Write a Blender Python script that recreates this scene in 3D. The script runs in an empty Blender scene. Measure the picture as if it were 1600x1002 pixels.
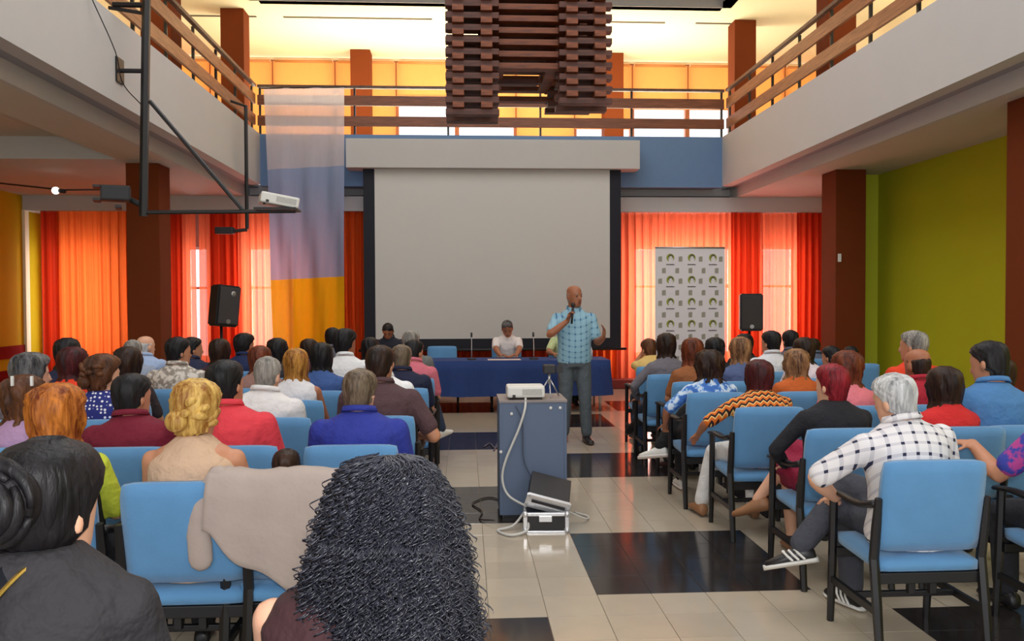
import bpy, bmesh, math, random
from mathutils import Vector, Matrix, Euler, noise
random.seed(7)
R = math.radians
SC = bpy.context.scene
COL = SC.collection

# ------------------------------------------------------------------ camera, world, lights, exposure
F = 1297.0
CAM_POS = Vector((0, 0, 1.61))
cam_rot = Matrix.Rotation(R(-3.23), 4, 'Z') @ Matrix.Rotation(R(90 - 1.34), 4, 'X') @ Matrix.Rotation(R(-0.23), 4, 'Z')
cd = bpy.data.cameras.new('camera'); cd.sensor_width = 36; cd.lens = 36 * F / 1600; cd.clip_start = 0.05; cd.clip_end = 200
cam = bpy.data.objects.new('camera', cd); COL.objects.link(cam)
cam.matrix_world = Matrix.Translation(CAM_POS) @ cam_rot
SC.camera = cam

def at(px, py, Y):
    d = cam_rot.to_3x3() @ Vector(((px - 800) / F, -(py - 501) / F, -1))
    return CAM_POS + d * (Y / d.y)

SC.view_settings.view_transform = 'Standard'; SC.view_settings.look = 'None'
SC.view_settings.gamma = 1; SC.view_settings.use_curve_mapping = False
SC.view_settings.exposure = 0.12
wd = bpy.data.worlds.new('world'); SC.world = wd; wd.use_nodes = True
wd.node_tree.nodes['Background'].inputs[0].default_value = (0.93, 0.96, 1, 1)
wd.node_tree.nodes['Background'].inputs[1].default_value = 1.5

def area(name, loc, rot, sx, sy, power, col=(1, 1, 1)):
    l = bpy.data.lights.new(name, 'AREA'); l.shape = 'RECTANGLE'; l.size = sx; l.size_y = sy
    l.energy = power; l.color = col
    o = bpy.data.objects.new(name, l); COL.objects.link(o); o.location = loc; o.rotation_euler = rot
    return o
# unseen fill lights added over the open atrium and on the gallery floors
area('atrium_fill', (0.5, 7.0, 8.1), (0, 0, 0), 6, 11, 430, (0.96, 0.98, 1))
area('gallery_ceiling_fill', (0.5, 16.6, 4.76), (R(180), 0, 0), 9, 0.5, 340, (1, 0.92, 0.70))  # added to stand in for daylight bounced onto the upper ceiling
area('gallery_ceiling_fill', (-6.2, 9.5, 4.76), (R(180), 0, 0), 0.5, 10, 150, (1, 0.90, 0.66))
area('gallery_ceiling_fill', (7.2, 9.5, 4.76), (R(180), 0, 0), 0.5, 10, 150, (1, 0.90, 0.66))
area('side_aisle_fill', (5.8, 3.6, 3.5), (0, 0, 0), .6, 5, 60, (1, .97, .9))  # added out of view to brighten the wall and ceiling under the gallery
area('side_aisle_fill', (-6.4, 4.5, 3.8), (0, 0, 0), .6, 6, 60, (1, .97, .9))  # matching added fill under the left gallery
# camera flash
area('camera_flash', (0.05, -0.05, 1.80), (R(90), 0, R(-3)), 0.12, 0.08, 42, (1, 0.98, 0.95))

# ------------------------------------------------------------------ materials
def lin(c):
    return tuple((v / 12.92 if v <= 0.04045 else ((v + 0.055) / 1.055) ** 2.4) for v in c)
def rgb(r, g, b):
    return (*lin((r / 255, g / 255, b / 255)), 1)
MATS = {}
def mat(name, col, rough=0.7, metal=0, spec=0.5, noise_amt=0.08, noise_scale=12, bump=0, bump_scale=60, coat=0, sheen=0):
    if name in MATS: return MATS[name]
    m = bpy.data.materials.new(name); m.use_nodes = True; nt = m.node_tree
    b = nt.nodes['Principled BSDF']
    b.inputs['Roughness'].default_value = rough; b.inputs['Metallic'].default_value = metal
    b.inputs['Specular IOR Level'].default_value = spec
    if coat: b.inputs['Coat Weight'].default_value = coat
    if sheen: b.inputs['Sheen Weight'].default_value = sheen
    tc = nt.nodes.new('ShaderNodeTexCoord')
    if noise_amt:
        n = nt.nodes.new('ShaderNodeTexNoise'); n.inputs['Scale'].default_value = noise_scale; n.inputs['Detail'].default_value = 4
        nt.links.new(tc.outputs['Object'], n.inputs['Vector'])
        mx = nt.nodes.new('ShaderNodeMix'); mx.data_type = 'RGBA'
        mx.inputs[6].default_value = tuple(c * (1 - noise_amt) for c in col[:3]) + (1,)
        mx.inputs[7].default_value = tuple(min(1, c * (1 + noise_amt)) for c in col[:3]) + (1,)
        nt.links.new(n.outputs['Fac'], mx.inputs[0]); nt.links.new(mx.outputs[2], b.inputs['Base Color'])
    else:
        b.inputs['Base Color'].default_value = col
    if bump:
        n2 = nt.nodes.new('ShaderNodeTexNoise'); n2.inputs['Scale'].default_value = bump_scale; n2.inputs['Detail'].default_value = 3
        nt.links.new(tc.outputs['Object'], n2.inputs['Vector'])
        bp = nt.nodes.new('ShaderNodeBump'); bp.inputs['Strength'].default_value = bump; bp.inputs['Distance'].default_value = 0.01 if bump_scale > 40 else 0.03
        nt.links.new(n2.outputs['Fac'], bp.inputs['Height']); nt.links.new(bp.outputs[0], b.inputs['Normal'])
    MATS[name] = m
    return m

def wood(name, c1, c2, axis_scale=(2, 30, 30), rough=0.45):
    if name in MATS: return MATS[name]
    m = bpy.data.materials.new(name); m.use_nodes = True; nt = m.node_tree; b = nt.nodes['Principled BSDF']
    b.inputs['Roughness'].default_value = rough
    tc = nt.nodes.new('ShaderNodeTexCoord'); mp = nt.nodes.new('ShaderNodeMapping'); mp.inputs['Scale'].default_value = axis_scale
    n = nt.nodes.new('ShaderNodeTexNoise'); n.inputs['Scale'].default_value = 1.5; n.inputs['Detail'].default_value = 6; n.inputs['Distortion'].default_value = 0.6
    r = nt.nodes.new('ShaderNodeValToRGB'); r.color_ramp.elements[0].color = c1; r.color_ramp.elements[1].color = c2
    r.color_ramp.elements[0].position = 0.3; r.color_ramp.elements[1].position = 0.7
    nt.links.new(tc.outputs['Object'], mp.inputs[0]); nt.links.new(mp.outputs[0], n.inputs['Vector'])
    nt.links.new(n.outputs['Fac'], r.inputs[0]); nt.links.new(r.outputs[0], b.inputs['Base Color'])
    MATS[name] = m; return m

def sheer(name, col, transl=0.65, transp=0.12, tcol=None):
    if name in MATS: return MATS[name]
    m = bpy.data.materials.new(name); m.use_nodes = True; nt = m.node_tree
    for n in list(nt.nodes):
        if n.type != 'OUTPUT_MATERIAL': nt.nodes.remove(n)
    out = nt.nodes['Material Output']
    tc = nt.nodes.new('ShaderNodeTexCoord'); mp = nt.nodes.new('ShaderNodeMapping'); mp.inputs['Scale'].default_value = (60, 60, 3)
    nz = nt.nodes.new('ShaderNodeTexNoise'); nz.inputs['Scale'].default_value = 2
    nt.links.new(tc.outputs['Object'], mp.inputs[0]); nt.links.new(mp.outputs[0], nz.inputs['Vector'])
    mx = nt.nodes.new('ShaderNodeMix'); mx.data_type = 'RGBA'
    mx.inputs[6].default_value = tuple(c * 0.85 for c in col[:3]) + (1,); mx.inputs[7].default_value = col
    nt.links.new(nz.outputs['Fac'], mx.inputs[0])
    d = nt.nodes.new('ShaderNodeBsdfDiffuse'); t = nt.nodes.new('ShaderNodeBsdfTranslucent'); p = nt.nodes.new('ShaderNodeBsdfTransparent')
    nt.links.new(mx.outputs[2], d.inputs[0])
    if tcol: t.inputs[0].default_value = tcol
    else: nt.links.new(mx.outputs[2], t.inputs[0])
    a = nt.nodes.new('ShaderNodeMixShader'); a.inputs[0].default_value = transl
    nt.links.new(d.outputs[0], a.inputs[1]); nt.links.new(t.outputs[0], a.inputs[2])
    b = nt.nodes.new('ShaderNodeMixShader'); b.inputs[0].default_value = transp
    nt.links.new(a.outputs[0], b.inputs[1]); nt.links.new(p.outputs[0], b.inputs[2])
    nt.links.new(b.outputs[0], out.inputs[0])
    MATS[name] = m; return m

def pattern(name, kind, c1, c2, scale=30, c3=None, rough=0.8):
    """procedural cloth prints: check, dots, blotch, zigzag"""
    if name in MATS: return MATS[name]
    m = bpy.data.materials.new(name); m.use_nodes = True; nt = m.node_tree; b = nt.nodes['Principled BSDF']
    b.inputs['Roughness'].default_value = rough
    tc = nt.nodes.new('ShaderNodeTexCoord'); L = nt.links.new
    def math_(op, a, bb=None):
        n = nt.nodes.new('ShaderNodeMath'); n.operation = op
        for i, v in enumerate((a, bb)):
            if v is None: continue
            if isinstance(v, (int, float)): n.inputs[i].default_value = v
            else: L(v, n.inputs[i])
        return n.outputs[0]
    def mixc(f, a, bb):
        n = nt.nodes.new('ShaderNodeMix'); n.data_type = 'RGBA'
        L(f, n.inputs[0])
        for i, v in ((6, a), (7, bb)):
            if isinstance(v, tuple): n.inputs[i].default_value = v
            else: L(v, n.inputs[i])
        return n.outputs[2]
    if kind == 'check':
        sp = nt.nodes.new('ShaderNodeSeparateXYZ'); L(tc.outputs['Object'], sp.inputs[0])
        hx = math_('LESS_THAN', math_('FRACT', math_('MULTIPLY', sp.outputs[0], scale)), 0.27)
        hz = math_('LESS_THAN', math_('FRACT', math_('MULTIPLY', math_('ADD', sp.outputs[2], math_('MULTIPLY', sp.outputs[1], 0.7)), scale)), 0.27)
        one = mixc(math_('MULTIPLY', math_('ADD', hx, hz), 0.5), c1, c3 or c2)
        L(mixc(math_('MULTIPLY', hx, hz), one, c2), b.inputs['Base Color'])
    elif kind == 'dots':
        v = nt.nodes.new('ShaderNodeTexVoronoi'); v.inputs['Scale'].default_value = scale; v.inputs['Randomness'].default_value = 0.35
        L(tc.outputs['Object'], v.inputs['Vector'])
        L(mixc(math_('LESS_THAN', v.outputs['Distance'], 0.33), c1, c2), b.inputs['Base Color'])
    elif kind == 'blotch':
        n = nt.nodes.new('ShaderNodeTexNoise'); n.inputs['Scale'].default_value = scale; n.inputs['Detail'].default_value = 3
        L(tc.outputs['Object'], n.inputs['Vector'])
        r = nt.nodes.new('ShaderNodeValToRGB'); r.color_ramp.interpolation = 'EASE'
        r.color_ramp.elements[0].position = 0.44; r.color_ramp.elements[0].color = c1
        r.color_ramp.elements[1].position = 0.56; r.color_ramp.elements[1].color = c2
        if c3:
            e = r.color_ramp.elements.new(0.5); e.color = c3
        L(n.outputs['Fac'], r.inputs[0]); L(r.outputs[0], b.inputs['Base Color'])
    elif kind == 'zigzag':
        sp = nt.nodes.new('ShaderNodeSeparateXYZ'); L(tc.outputs['Object'], sp.inputs[0])
        zig = math_('ABSOLUTE', math_('SUBTRACT', math_('FRACT', math_('MULTIPLY', sp.outputs[0], scale)), 0.5))
        k = math_('FRACT', math_('ADD', math_('MULTIPLY', math_('ADD', sp.outputs[2], sp.outputs[1]), scale * 0.8), zig))
        a = mixc(math_('LESS_THAN', k, 0.38), c1, c2)
        L(mixc(math_('GREATER_THAN', k, 0.82), a, c3 or c2), b.inputs['Base Color'])
    MATS[name] = m; return m

def hairmat(name, c1, c2, rough=0.48):
    key = 'hair_' + name
    if key in MATS: return MATS[key]
    m = bpy.data.materials.new(key); m.use_nodes = True; nt = m.node_tree; b = nt.nodes['Principled BSDF']
    b.inputs['Roughness'].default_value = rough; b.inputs['Specular IOR Level'].default_value = 0.28
    tc = nt.nodes.new('ShaderNodeTexCoord'); mp = nt.nodes.new('ShaderNodeMapping'); mp.inputs['Scale'].default_value = (1, 1, 0.12)
    n = nt.nodes.new('ShaderNodeTexNoise'); n.inputs['Scale'].default_value = 75; n.inputs['Detail'].default_value = 5; n.inputs['Distortion'].default_value = 0.4
    n2 = nt.nodes.new('ShaderNodeTexNoise'); n2.inputs['Scale'].default_value = 14; n2.inputs['Detail'].default_value = 2
    nt.links.new(tc.outputs['Object'], mp.inputs[0]); nt.links.new(mp.outputs[0], n.inputs['Vector']); nt.links.new(mp.outputs[0], n2.inputs['Vector'])
    ad = nt.nodes.new('ShaderNodeMath'); ad.operation = 'ADD'; nt.links.new(n.outputs['Fac'], ad.inputs[0]); nt.links.new(n2.outputs['Fac'], ad.inputs[1])
    r = nt.nodes.new('ShaderNodeMapRange'); r.inputs[1].default_value = 0.75; r.inputs[2].default_value = 1.25
    nt.links.new(ad.outputs[0], r.inputs[0])
    mx = nt.nodes.new('ShaderNodeMix'); mx.data_type = 'RGBA'; mx.inputs[6].default_value = c1; mx.inputs[7].default_value = c2
    nt.links.new(r.outputs[0], mx.inputs[0]); nt.links.new(mx.outputs[2], b.inputs['Base Color'])
    bp = nt.nodes.new('ShaderNodeBump'); bp.inputs['Strength'].default_value = 0.8; bp.inputs['Distance'].default_value = 0.006
    nt.links.new(n.outputs['Fac'], bp.inputs['Height']); nt.links.new(bp.outputs[0], b.inputs['Normal'])
    MATS[key] = m; return m

# ------------------------------------------------------------------ object helpers
def link(name, me, m=None, parent=None, loc=None, smooth=False):
    o = bpy.data.objects.new(name, me); COL.objects.link(o)
    if m is not None and not me.materials: me.materials.append(m)
    if parent: o.parent = parent
    if loc is not None: o.location = loc
    if smooth:
        for p in me.polygons: p.use_smooth = True
    return o
def mesh_of(bm, name):
    bmesh.ops.recalc_face_normals(bm, faces=bm.faces)
    me = bpy.data.meshes.new(name); bm.to_mesh(me); bm.free(); return me
def obj(name, bm, m, parent=None, loc=None, smooth=False):
    return link(name, mesh_of(bm, name), m, parent, loc, smooth)
def pydata(name, v, f, m, parent=None, smooth=False):
    me = bpy.data.meshes.new(name); me.from_pydata(v, [], f); me.update()
    return link(name, me, m, parent, None, smooth)
def tag(o, label=None, cat=None, group=None, kind=None):
    if label: o['label'] = label
    if cat: o['category'] = cat
    if group: o['group'] = group
    if kind: o['kind'] = kind
    return o
def thing(name, label, cat, loc=(0, 0, 0), rz=0, group=None):
    o = bpy.data.objects.new(name, None); COL.objects.link(o); o.empty_display_size = 0.1
    o.location = loc; o.rotation_euler = (0, 0, rz)
    return tag(o, label, cat, group)
def copy_tree(o, parent=None):
    c = o.copy(); COL.objects.link(c); c.parent = parent
    for ch in o.children: copy_tree(ch, c)
    return c

def box(bm, x0, x1, y0, y1, z0, z1, bevel=0, mtx=None):
    r = bmesh.ops.create_cube(bm, size=1)
    vs = r['verts']
    for v in vs:
        v.co = Vector((x0 + (v.co.x + .5) * (x1 - x0), y0 + (v.co.y + .5) * (y1 - y0), z0 + (v.co.z + .5) * (z1 - z0)))
    if bevel:
        es = list({e for v in vs for e in v.link_edges})
        rr = bmesh.ops.bevel(bm, geom=es, offset=bevel, segments=2, affect='EDGES', profile=0.6)
        vs = list({v for f in rr['faces'] for v in f.verts} | {v for v in vs if v.is_valid})
    if mtx is not None: bmesh.ops.transform(bm, matrix=mtx, verts=vs)
    return vs
def bx(name, x0, x1, y0, y1, z0, z1, m, parent=None, bevel=0, mtx=None):
    bm = bmesh.new(); box(bm, x0, x1, y0, y1, z0, z1, bevel, mtx)
    return obj(name, bm, m, parent)
def frames(pts):
    pts = [Vector(p) for p in pts]; n = len(pts); out = []
    up = None
    for i in range(n):
        t = (pts[min(i + 1, n - 1)] - pts[max(i - 1, 0)]).normalized()
        if up is None:
            a = Vector((0, 0, 1)) if abs(t.z) < 0.9 else Vector((0, 1, 0))
            up = (a - t * a.dot(t)).normalized()
        else:
            up = up - t * up.dot(t)
            up = up.normalized() if up.length > 1e-6 else t.orthogonal().normalized()
        out.append((pts[i], t, up, t.cross(up)))
    return out
def tube(bm, pts, rad, seg=8, cap=True):
    fr = frames(pts); rings = []
    for i, (p, t, u, w) in enumerate(fr):
        r = rad[i] if isinstance(rad, (list, tuple)) else rad
        rings.append([bm.verts.new(p + u * (r * math.cos(2 * math.pi * k / seg)) + w * (r * math.sin(2 * math.pi * k / seg))) for k in range(seg)])
    for a, b in zip(rings, rings[1:]):
        for k in range(seg): bm.faces.new((a[k], a[(k + 1) % seg], b[(k + 1) % seg], b[k]))
    if cap:
        bm.faces.new(rings[0][::-1]); bm.faces.new(rings[-1])
    return rings
def smooth_path(pts, n=8):
    pts = [Vector(p) for p in pts]; out = []
    P = [pts[0] * 2 - pts[1]] + pts + [pts[-1] * 2 - pts[-2]]
    for i in range(1, len(P) - 2):
        for k in range(n):
            t = k / n
            a, b, c, d = P[i - 1], P[i], P[i + 1], P[i + 2]
            out.append(0.5 * ((2 * b) + (c - a) * t + (2 * a - 5 * b + 4 * c - d) * t * t + (3 * b - a - 3 * c + d) * t ** 3))
    out.append(pts[-1]); return out
def tb(name, pts, rad, m, parent=None, seg=8, smooth=True):
    bm = bmesh.new(); tube(bm, pts, rad, seg)
    return obj(name, bm, m, parent, None, smooth)
def ellipsoid(bm, c, rx, ry, rz, u=14, v=10, mtx=None):
    r = bmesh.ops.create_uvsphere(bm, u_segments=u, v_segments=v, radius=1)
    M = Matrix.Translation(c) @ (mtx if mtx is not None else Matrix.Identity(4)) @ Matrix.Diagonal((rx, ry, rz, 1))
    bmesh.ops.transform(bm, matrix=M, verts=r['verts']); return r['verts']
def struct(name, bm, m, parent=None, label=None):
    o = obj(name, bm, m, parent)
    if parent is None: o['kind'] = 'structure'
    return o
def sbox(name, x0, x1, y0, y1, z0, z1, m, parent=None, bevel=0):
    o = bx(name, x0, x1, y0, y1, z0, z1, m, parent, bevel)
    if parent is None: o['kind'] = 'structure'
    return o
# ------------------------------------------------------------------ structure
M_white = mat('paint_white', rgb(190, 188, 186), 0.8, noise_amt=0.03, noise_scale=3)
M_soffit = mat('paint_soffit', rgb(196, 188, 176), 0.85, noise_amt=0.04, noise_scale=2)
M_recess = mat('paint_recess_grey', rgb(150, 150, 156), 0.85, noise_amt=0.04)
M_lime = mat('paint_lime', rgb(178, 178, 34), 0.9, spec=.15, noise_amt=0.05, noise_scale=1.5)
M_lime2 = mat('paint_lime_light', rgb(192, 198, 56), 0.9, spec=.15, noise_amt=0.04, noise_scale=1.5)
M_olive = mat('paint_olive_yellow', rgb(190, 160, 12), 0.9, spec=.12, noise_amt=0.06, noise_scale=1.5)
M_redband = mat('paint_dark_red', rgb(128, 22, 14), 0.9, spec=.1)
M_blue = mat('paint_blue', rgb(104, 134, 172), 0.8, noise_amt=0.04)
M_col = mat('paint_brown', rgb(110, 50, 20), 0.85, spec=.15, noise_amt=0.06, noise_scale=4)
M_cream = mat('paint_cream', rgb(240, 226, 190), 0.85, noise_amt=0.03)
M_rail = wood('wood_rail', rgb(120, 72, 44), rgb(168, 112, 74), (30, 2, 30))
M_railx = wood('wood_rail_cross', rgb(104, 58, 36), rgb(140, 84, 54), (2, 30, 30))
M_black = mat('black_metal', rgb(26, 24, 26), 0.45, noise_amt=0.1)
M_dark = mat('dark_plastic', rgb(34, 32, 34), 0.55, noise_amt=0.1)
M_bluefab = mat('blue_fabric', rgb(92, 146, 194), 0.9, noise_amt=0.12, noise_scale=9, bump=0.25, bump_scale=300, sheen=0.3)
M_winframe = mat('window_frame_white', rgb(225, 222, 218), 0.5, noise_amt=0.02)
M_glass = None
def glass():
    m = bpy.data.materials.new('pane_glass'); m.use_nodes = True; nt = m.node_tree
    for n in list(nt.nodes):
        if n.type != 'OUTPUT_MATERIAL': nt.nodes.remove(n)
    g = nt.nodes.new('ShaderNodeBsdfGlossy'); g.inputs['Roughness'].default_value = 0.02
    t = nt.nodes.new('ShaderNodeBsdfTransparent'); mx = nt.nodes.new('ShaderNodeMixShader'); mx.inputs[0].default_value = 0.08
    nt.links.new(t.outputs[0], mx.inputs[1]); nt.links.new(g.outputs[0], mx.inputs[2]); nt.links.new(mx.outputs[0], nt.nodes['Material Output'].inputs[0])
    return m
M_glass = glass()

XL, XR, YB = -3.66, 4.77, 15.2            # atrium edges (balcony faces) and the back balcony face
ZB, ZT, ZC = 3.72, 4.63, 3.55             # fascia bottom / gallery floor / lower ceiling
ZU, ZR = 7.0, 8.4                        # upper ceiling, atrium roof
WL, WR, WB = -7.95, 6.42, 16.1            # outer walls, lower back wall
UB = 18.7                                 # upper back wall
YN = -3.0

# floor -----------------------------------------------------------
M_grout = mat('grout', rgb(120, 108, 92), 0.7)
def tilemat(name, c, rough, var):
    m = mat(name, c, rough, noise_amt=var, noise_scale=5); nt = m.node_tree
    oi = nt.nodes.new('ShaderNodeObjectInfo'); b = nt.nodes['Principled BSDF']
    src = b.inputs['Base Color'].links[0].from_socket
    hs = nt.nodes.new('ShaderNodeHueSaturation'); mr = nt.nodes.new('ShaderNodeMapRange')
    mr.inputs[3].default_value = 0.94; mr.inputs[4].default_value = 1.05
    nt.links.new(oi.outputs['Random'], mr.inputs[0]); nt.links.new(mr.outputs[0], hs.inputs['Value'])
    nt.links.new(src, hs.inputs['Color']); nt.links.new(hs.outputs[0], b.inputs['Base Color'])
    return m
M_tl = tilemat('tile_beige', rgb(184, 170, 150), 0.14, 0.06)
M_td = tilemat('tile_dark', rgb(48, 43, 42), 0.13, 0.15)
floor = sbox('floor', WL, 8.2, YN, WB, -0.3, -0.006, M_grout)
def tile_dark(ix, iy):
    x = ix % 10; col = None
    # tile columns: four dark-capable, one light
    c, r = divmod(ix, 5)
    if r == 4: return False
    ph = 0 if c % 2 == 0 else 5
    k = (iy - ph) % 10
    return k < 4
T = 0.3; TX0, TY0 = -0.787, 2.976
tile_me = {}
for dk in (False, True):
    bm = bmesh.new(); box(bm, -T/2 + .0015, T/2 - .0015, -T/2 + .0015, T/2 - .0015, -0.008, 0, 0.0008)
    me = mesh_of(bm, 'tile'); me.materials.append(M_td if dk else M_tl); tile_me[dk] = me
rest_v, rest_f, rest_m = [], [], []
near = []
for ix in range(-24, 31):
    for iy in range(-20, 45):
        cx, cy = TX0 + (ix + .5) * T, TY0 + (iy + .5) * T
        if not (WL + .1 < cx < 8.1 and YN + .1 < cy < WB - .1): continue
        c, r = divmod(ix, 5)
        # phase shift of the second kind of column is a little over five tiles
        oy = 0
        dk = tile_dark(ix, iy)
        if -0.5 < cx < 2.6 and 2.9 < cy < 10.6 and len(near) < 295:
            near.append(1)
            link('tile', tile_me[dk], None, floor, (cx, cy, 0))
        else:
            b = len(rest_v); h = T / 2 - .0015
            rest_v += [(cx - h, cy - h, 0), (cx + h, cy - h, 0), (cx + h, cy + h, 0), (cx - h, cy + h, 0)]
            rest_f.append((b, b + 1, b + 2, b + 3)); rest_m.append(1 if dk else 0)
tf = pydata('tile_field', rest_v, rest_f, M_tl, floor); tf.data.materials.append(M_td); tf['kind'] = 'stuff'
for p, i in zip(tf.data.polygons, rest_m): p.material_index = i

# lower walls
wl = sbox('wall_left', WL - .2, WL, YN, WB, 0, ZC + .6, M_olive)
sbox('trim_1', WL, WL + .02, YN, WB - .5, 0.64, 0.86, M_redband)
sbox('trim_2', WL, WL + .02, YN, WB - .5, 0.22, 0.44, M_redband)
sbox('trim_3', WL, WL + .05, WB - .66, WB - .52, 0, ZC - .26, M_cream)
sbox('wall_right', WR, WR + .2, YN, 12.6, 0, ZC + .1, M_lime)
sbox('wall_right_return', 5.7, WR + .2, 12.6, 12.8, 0, ZC + .1, M_lime2)
sbox('wall_right_rear', 7.1, 7.3, 12.8, WB, 0, ZC + .1, M_white)
# back wall with windows: strips between openings
def WX(px): return at(px, 450, WB).x
WINS = [(WX(85), WX(190), .55, 2.66), (WX(292), WX(326), .55, 2.66), (WX(388), WX(470), .55, 2.66), (WX(990), WX(1143), .55, 2.66), (WX(1190), WX(1241), .55, 2.66)]
back = sbox('wall_back', WL, 7.1, WB, WB + .2, 2.66, ZC + .1, M_white)
prev = WL
for (a, b, z0, z1) in WINS:
    if a - prev > .01: bx('wall_pier', prev, a, WB, WB + .2, 0, 2.66, M_white, back)
    bx('wall_sill', a, b, WB, WB + .2, 0, z0, M_white, back)
    prev = b
bx('wall_pier', prev, 7.1, WB, WB + .2, 0, 2.66, M_white, back)
for i, (a, b, z0, z1) in enumerate(WINS):
    w = thing('window_%d' % (i + 1), None, None, ((a + b) / 2, WB, z0)); w['kind'] = 'structure'
    W2, H = (b - a) / 2, z1 - z0
    n = max(1, round((b - a) / .62))
    for x0, x1, y0, y1 in ((-W2, -W2 + .05, 0, H), (W2 - .05, W2, 0, H), (-W2, W2, 0, .05), (-W2, W2, H - .05, H), (-W2, W2, H * .62, H * .62 + .05)):
        bx('window_frame', x0, x1, .06, .12, y0, y1, M_winframe, w, .005)
    for k in range(1, n):
        bx('mullion', -W2 + 2 * W2 * k / n - .022, -W2 + 2 * W2 * k / n + .022, .06, .12, 0, H, M_winframe, w, .004)
    for k in range(n):
        for y0, y1 in ((.05, H * .62), (H * .62 + .05, H - .05)):
            bx('pane', -W2 + 2 * W2 * k / n + .02, -W2 + 2 * W2 * (k + 1) / n - .02, .085, .09, y0, y1, M_glass, w)
    area('window_daylight', ((a + b) / 2, WB + .5, (z0 + z1) / 2), (R(-90), 0, 0), b - a + .1, z1 - z0 + .1, (60 if i == 0 else 150) * (b - a), (1, .97, .93))

# galleries -------------------------------------------------------
def gallery_side(name, sx, xf, xo):
    """sx = -1 left, +1 right; xf balcony face, xo outer wall"""
    def X(a, b): return (min(a, b), max(a, b))
    f = sbox(name, *X(xf, xf + sx * .18), YN, YB, ZB, ZT, M_white)          # fascia
    bx('slab', *X(xf + sx * .18, xo), YN, UB, ZT - .3, ZT, M_white, f)
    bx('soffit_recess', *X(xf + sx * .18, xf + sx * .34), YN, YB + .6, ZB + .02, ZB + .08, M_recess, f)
    bx('soffit_step', *X(xf + sx * .34, xf + sx * .40), YN, YB + .6, ZC, ZB + .02, M_white, f)
    return f
fl = gallery_side('wall_gallery_left', -1, XL, WL)
fr = gallery_side('wall_gallery_right', 1, XR, 8.2)
# lower ceilings
sbox('ceiling_right', XR + .40, 8.2, YN, 12.8, ZC, ZC + .06, M_soffit)
sbox('ceiling_right_rear', XR + .40, 7.1, 12.8, WB, ZC, ZC + .06, M_white)
sbox('ceiling_left_beam', XL - 1.04, XL - .40, YN, 11.55, ZC, ZC + .3, M_soffit)
sbox('ceiling_left_coffer', WL, XL - 1.04, YN, 11.55, ZC + .3, ZC + .36, M_soffit)
sbox('ceiling_left_crossbeam', WL, XL - .40, 11.55, 11.85, ZC, ZC + .3, M_white)
sbox('ceiling_left_rear', WL, XL - .40, 11.85, WB, ZC, ZC + .06, M_white)
bx('soffit_riser', XL - .4, XR + .4, YB + .6, YB + .66, ZC, ZB + .08, M_white, fl)
sbox('ceiling_back', XL - .40, XR + .40, YB + .6, WB, ZC, ZC + .06, M_white)
sbox('trim_4', WL, 7.1, WB - .64, WB - .05, 3.28, ZC, M_white)                   # curtain pelmet
# back balcony face: blue
fb = sbox('wall_gallery_back', XL, XR, YB, YB + .18, ZB - .02, ZT, M_blue)
bx('slab', XL, XR, YB + .18, UB, ZT - .3, ZT, M_white, fb)
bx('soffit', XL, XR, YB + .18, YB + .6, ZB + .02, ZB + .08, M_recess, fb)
# upper shell
sbox('ceiling_upper_back', WL, 8.2, YB, UB, ZU, ZU + .1, M_cream)
sbox('ceiling_upper_left', WL, XL, YN, YB, ZU, ZU + .1, M_cream)
sbox('ceiling_upper_right', XR, 8.2, YN, YB, ZU, ZU + .1, M_cream)
sbox('wall_upper_left', WL - .2, WL, YN, UB, ZT - .3, ZU, M_cream)
sbox('wall_upper_right', 8.2, 8.4, YN, UB, ZT - .3, ZU, M_cream)
M_grey = mat('paint_grey', rgb(150, 146, 142), 0.85)
sbox('wall_roof_back', XL, XR, YB - .02, YB + .16, ZU, ZR, M_grey)
sbox('wall_roof_left', XL - .16, XL, YN, YB, ZU, ZR, M_grey)
sbox('wall_roof_right', XR, XR + .16, YN, YB, ZU, ZR, M_grey)
sbox('ceiling_atrium', XL, XR, YN, YB, ZR, ZR + .1, M_white)
# slots in the upper ceiling
M_slot = mat('ceiling_slot_dark', rgb(90, 82, 66), 0.8)
for a, b in ((-5.2, -3.9), (-3.4, -.6), (1.6, 3.9), (4.5, 5.6)):
    o = sbox('trim_5', a, b, 16.0, 16.06, ZU - .012, ZU, M_slot)
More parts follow.
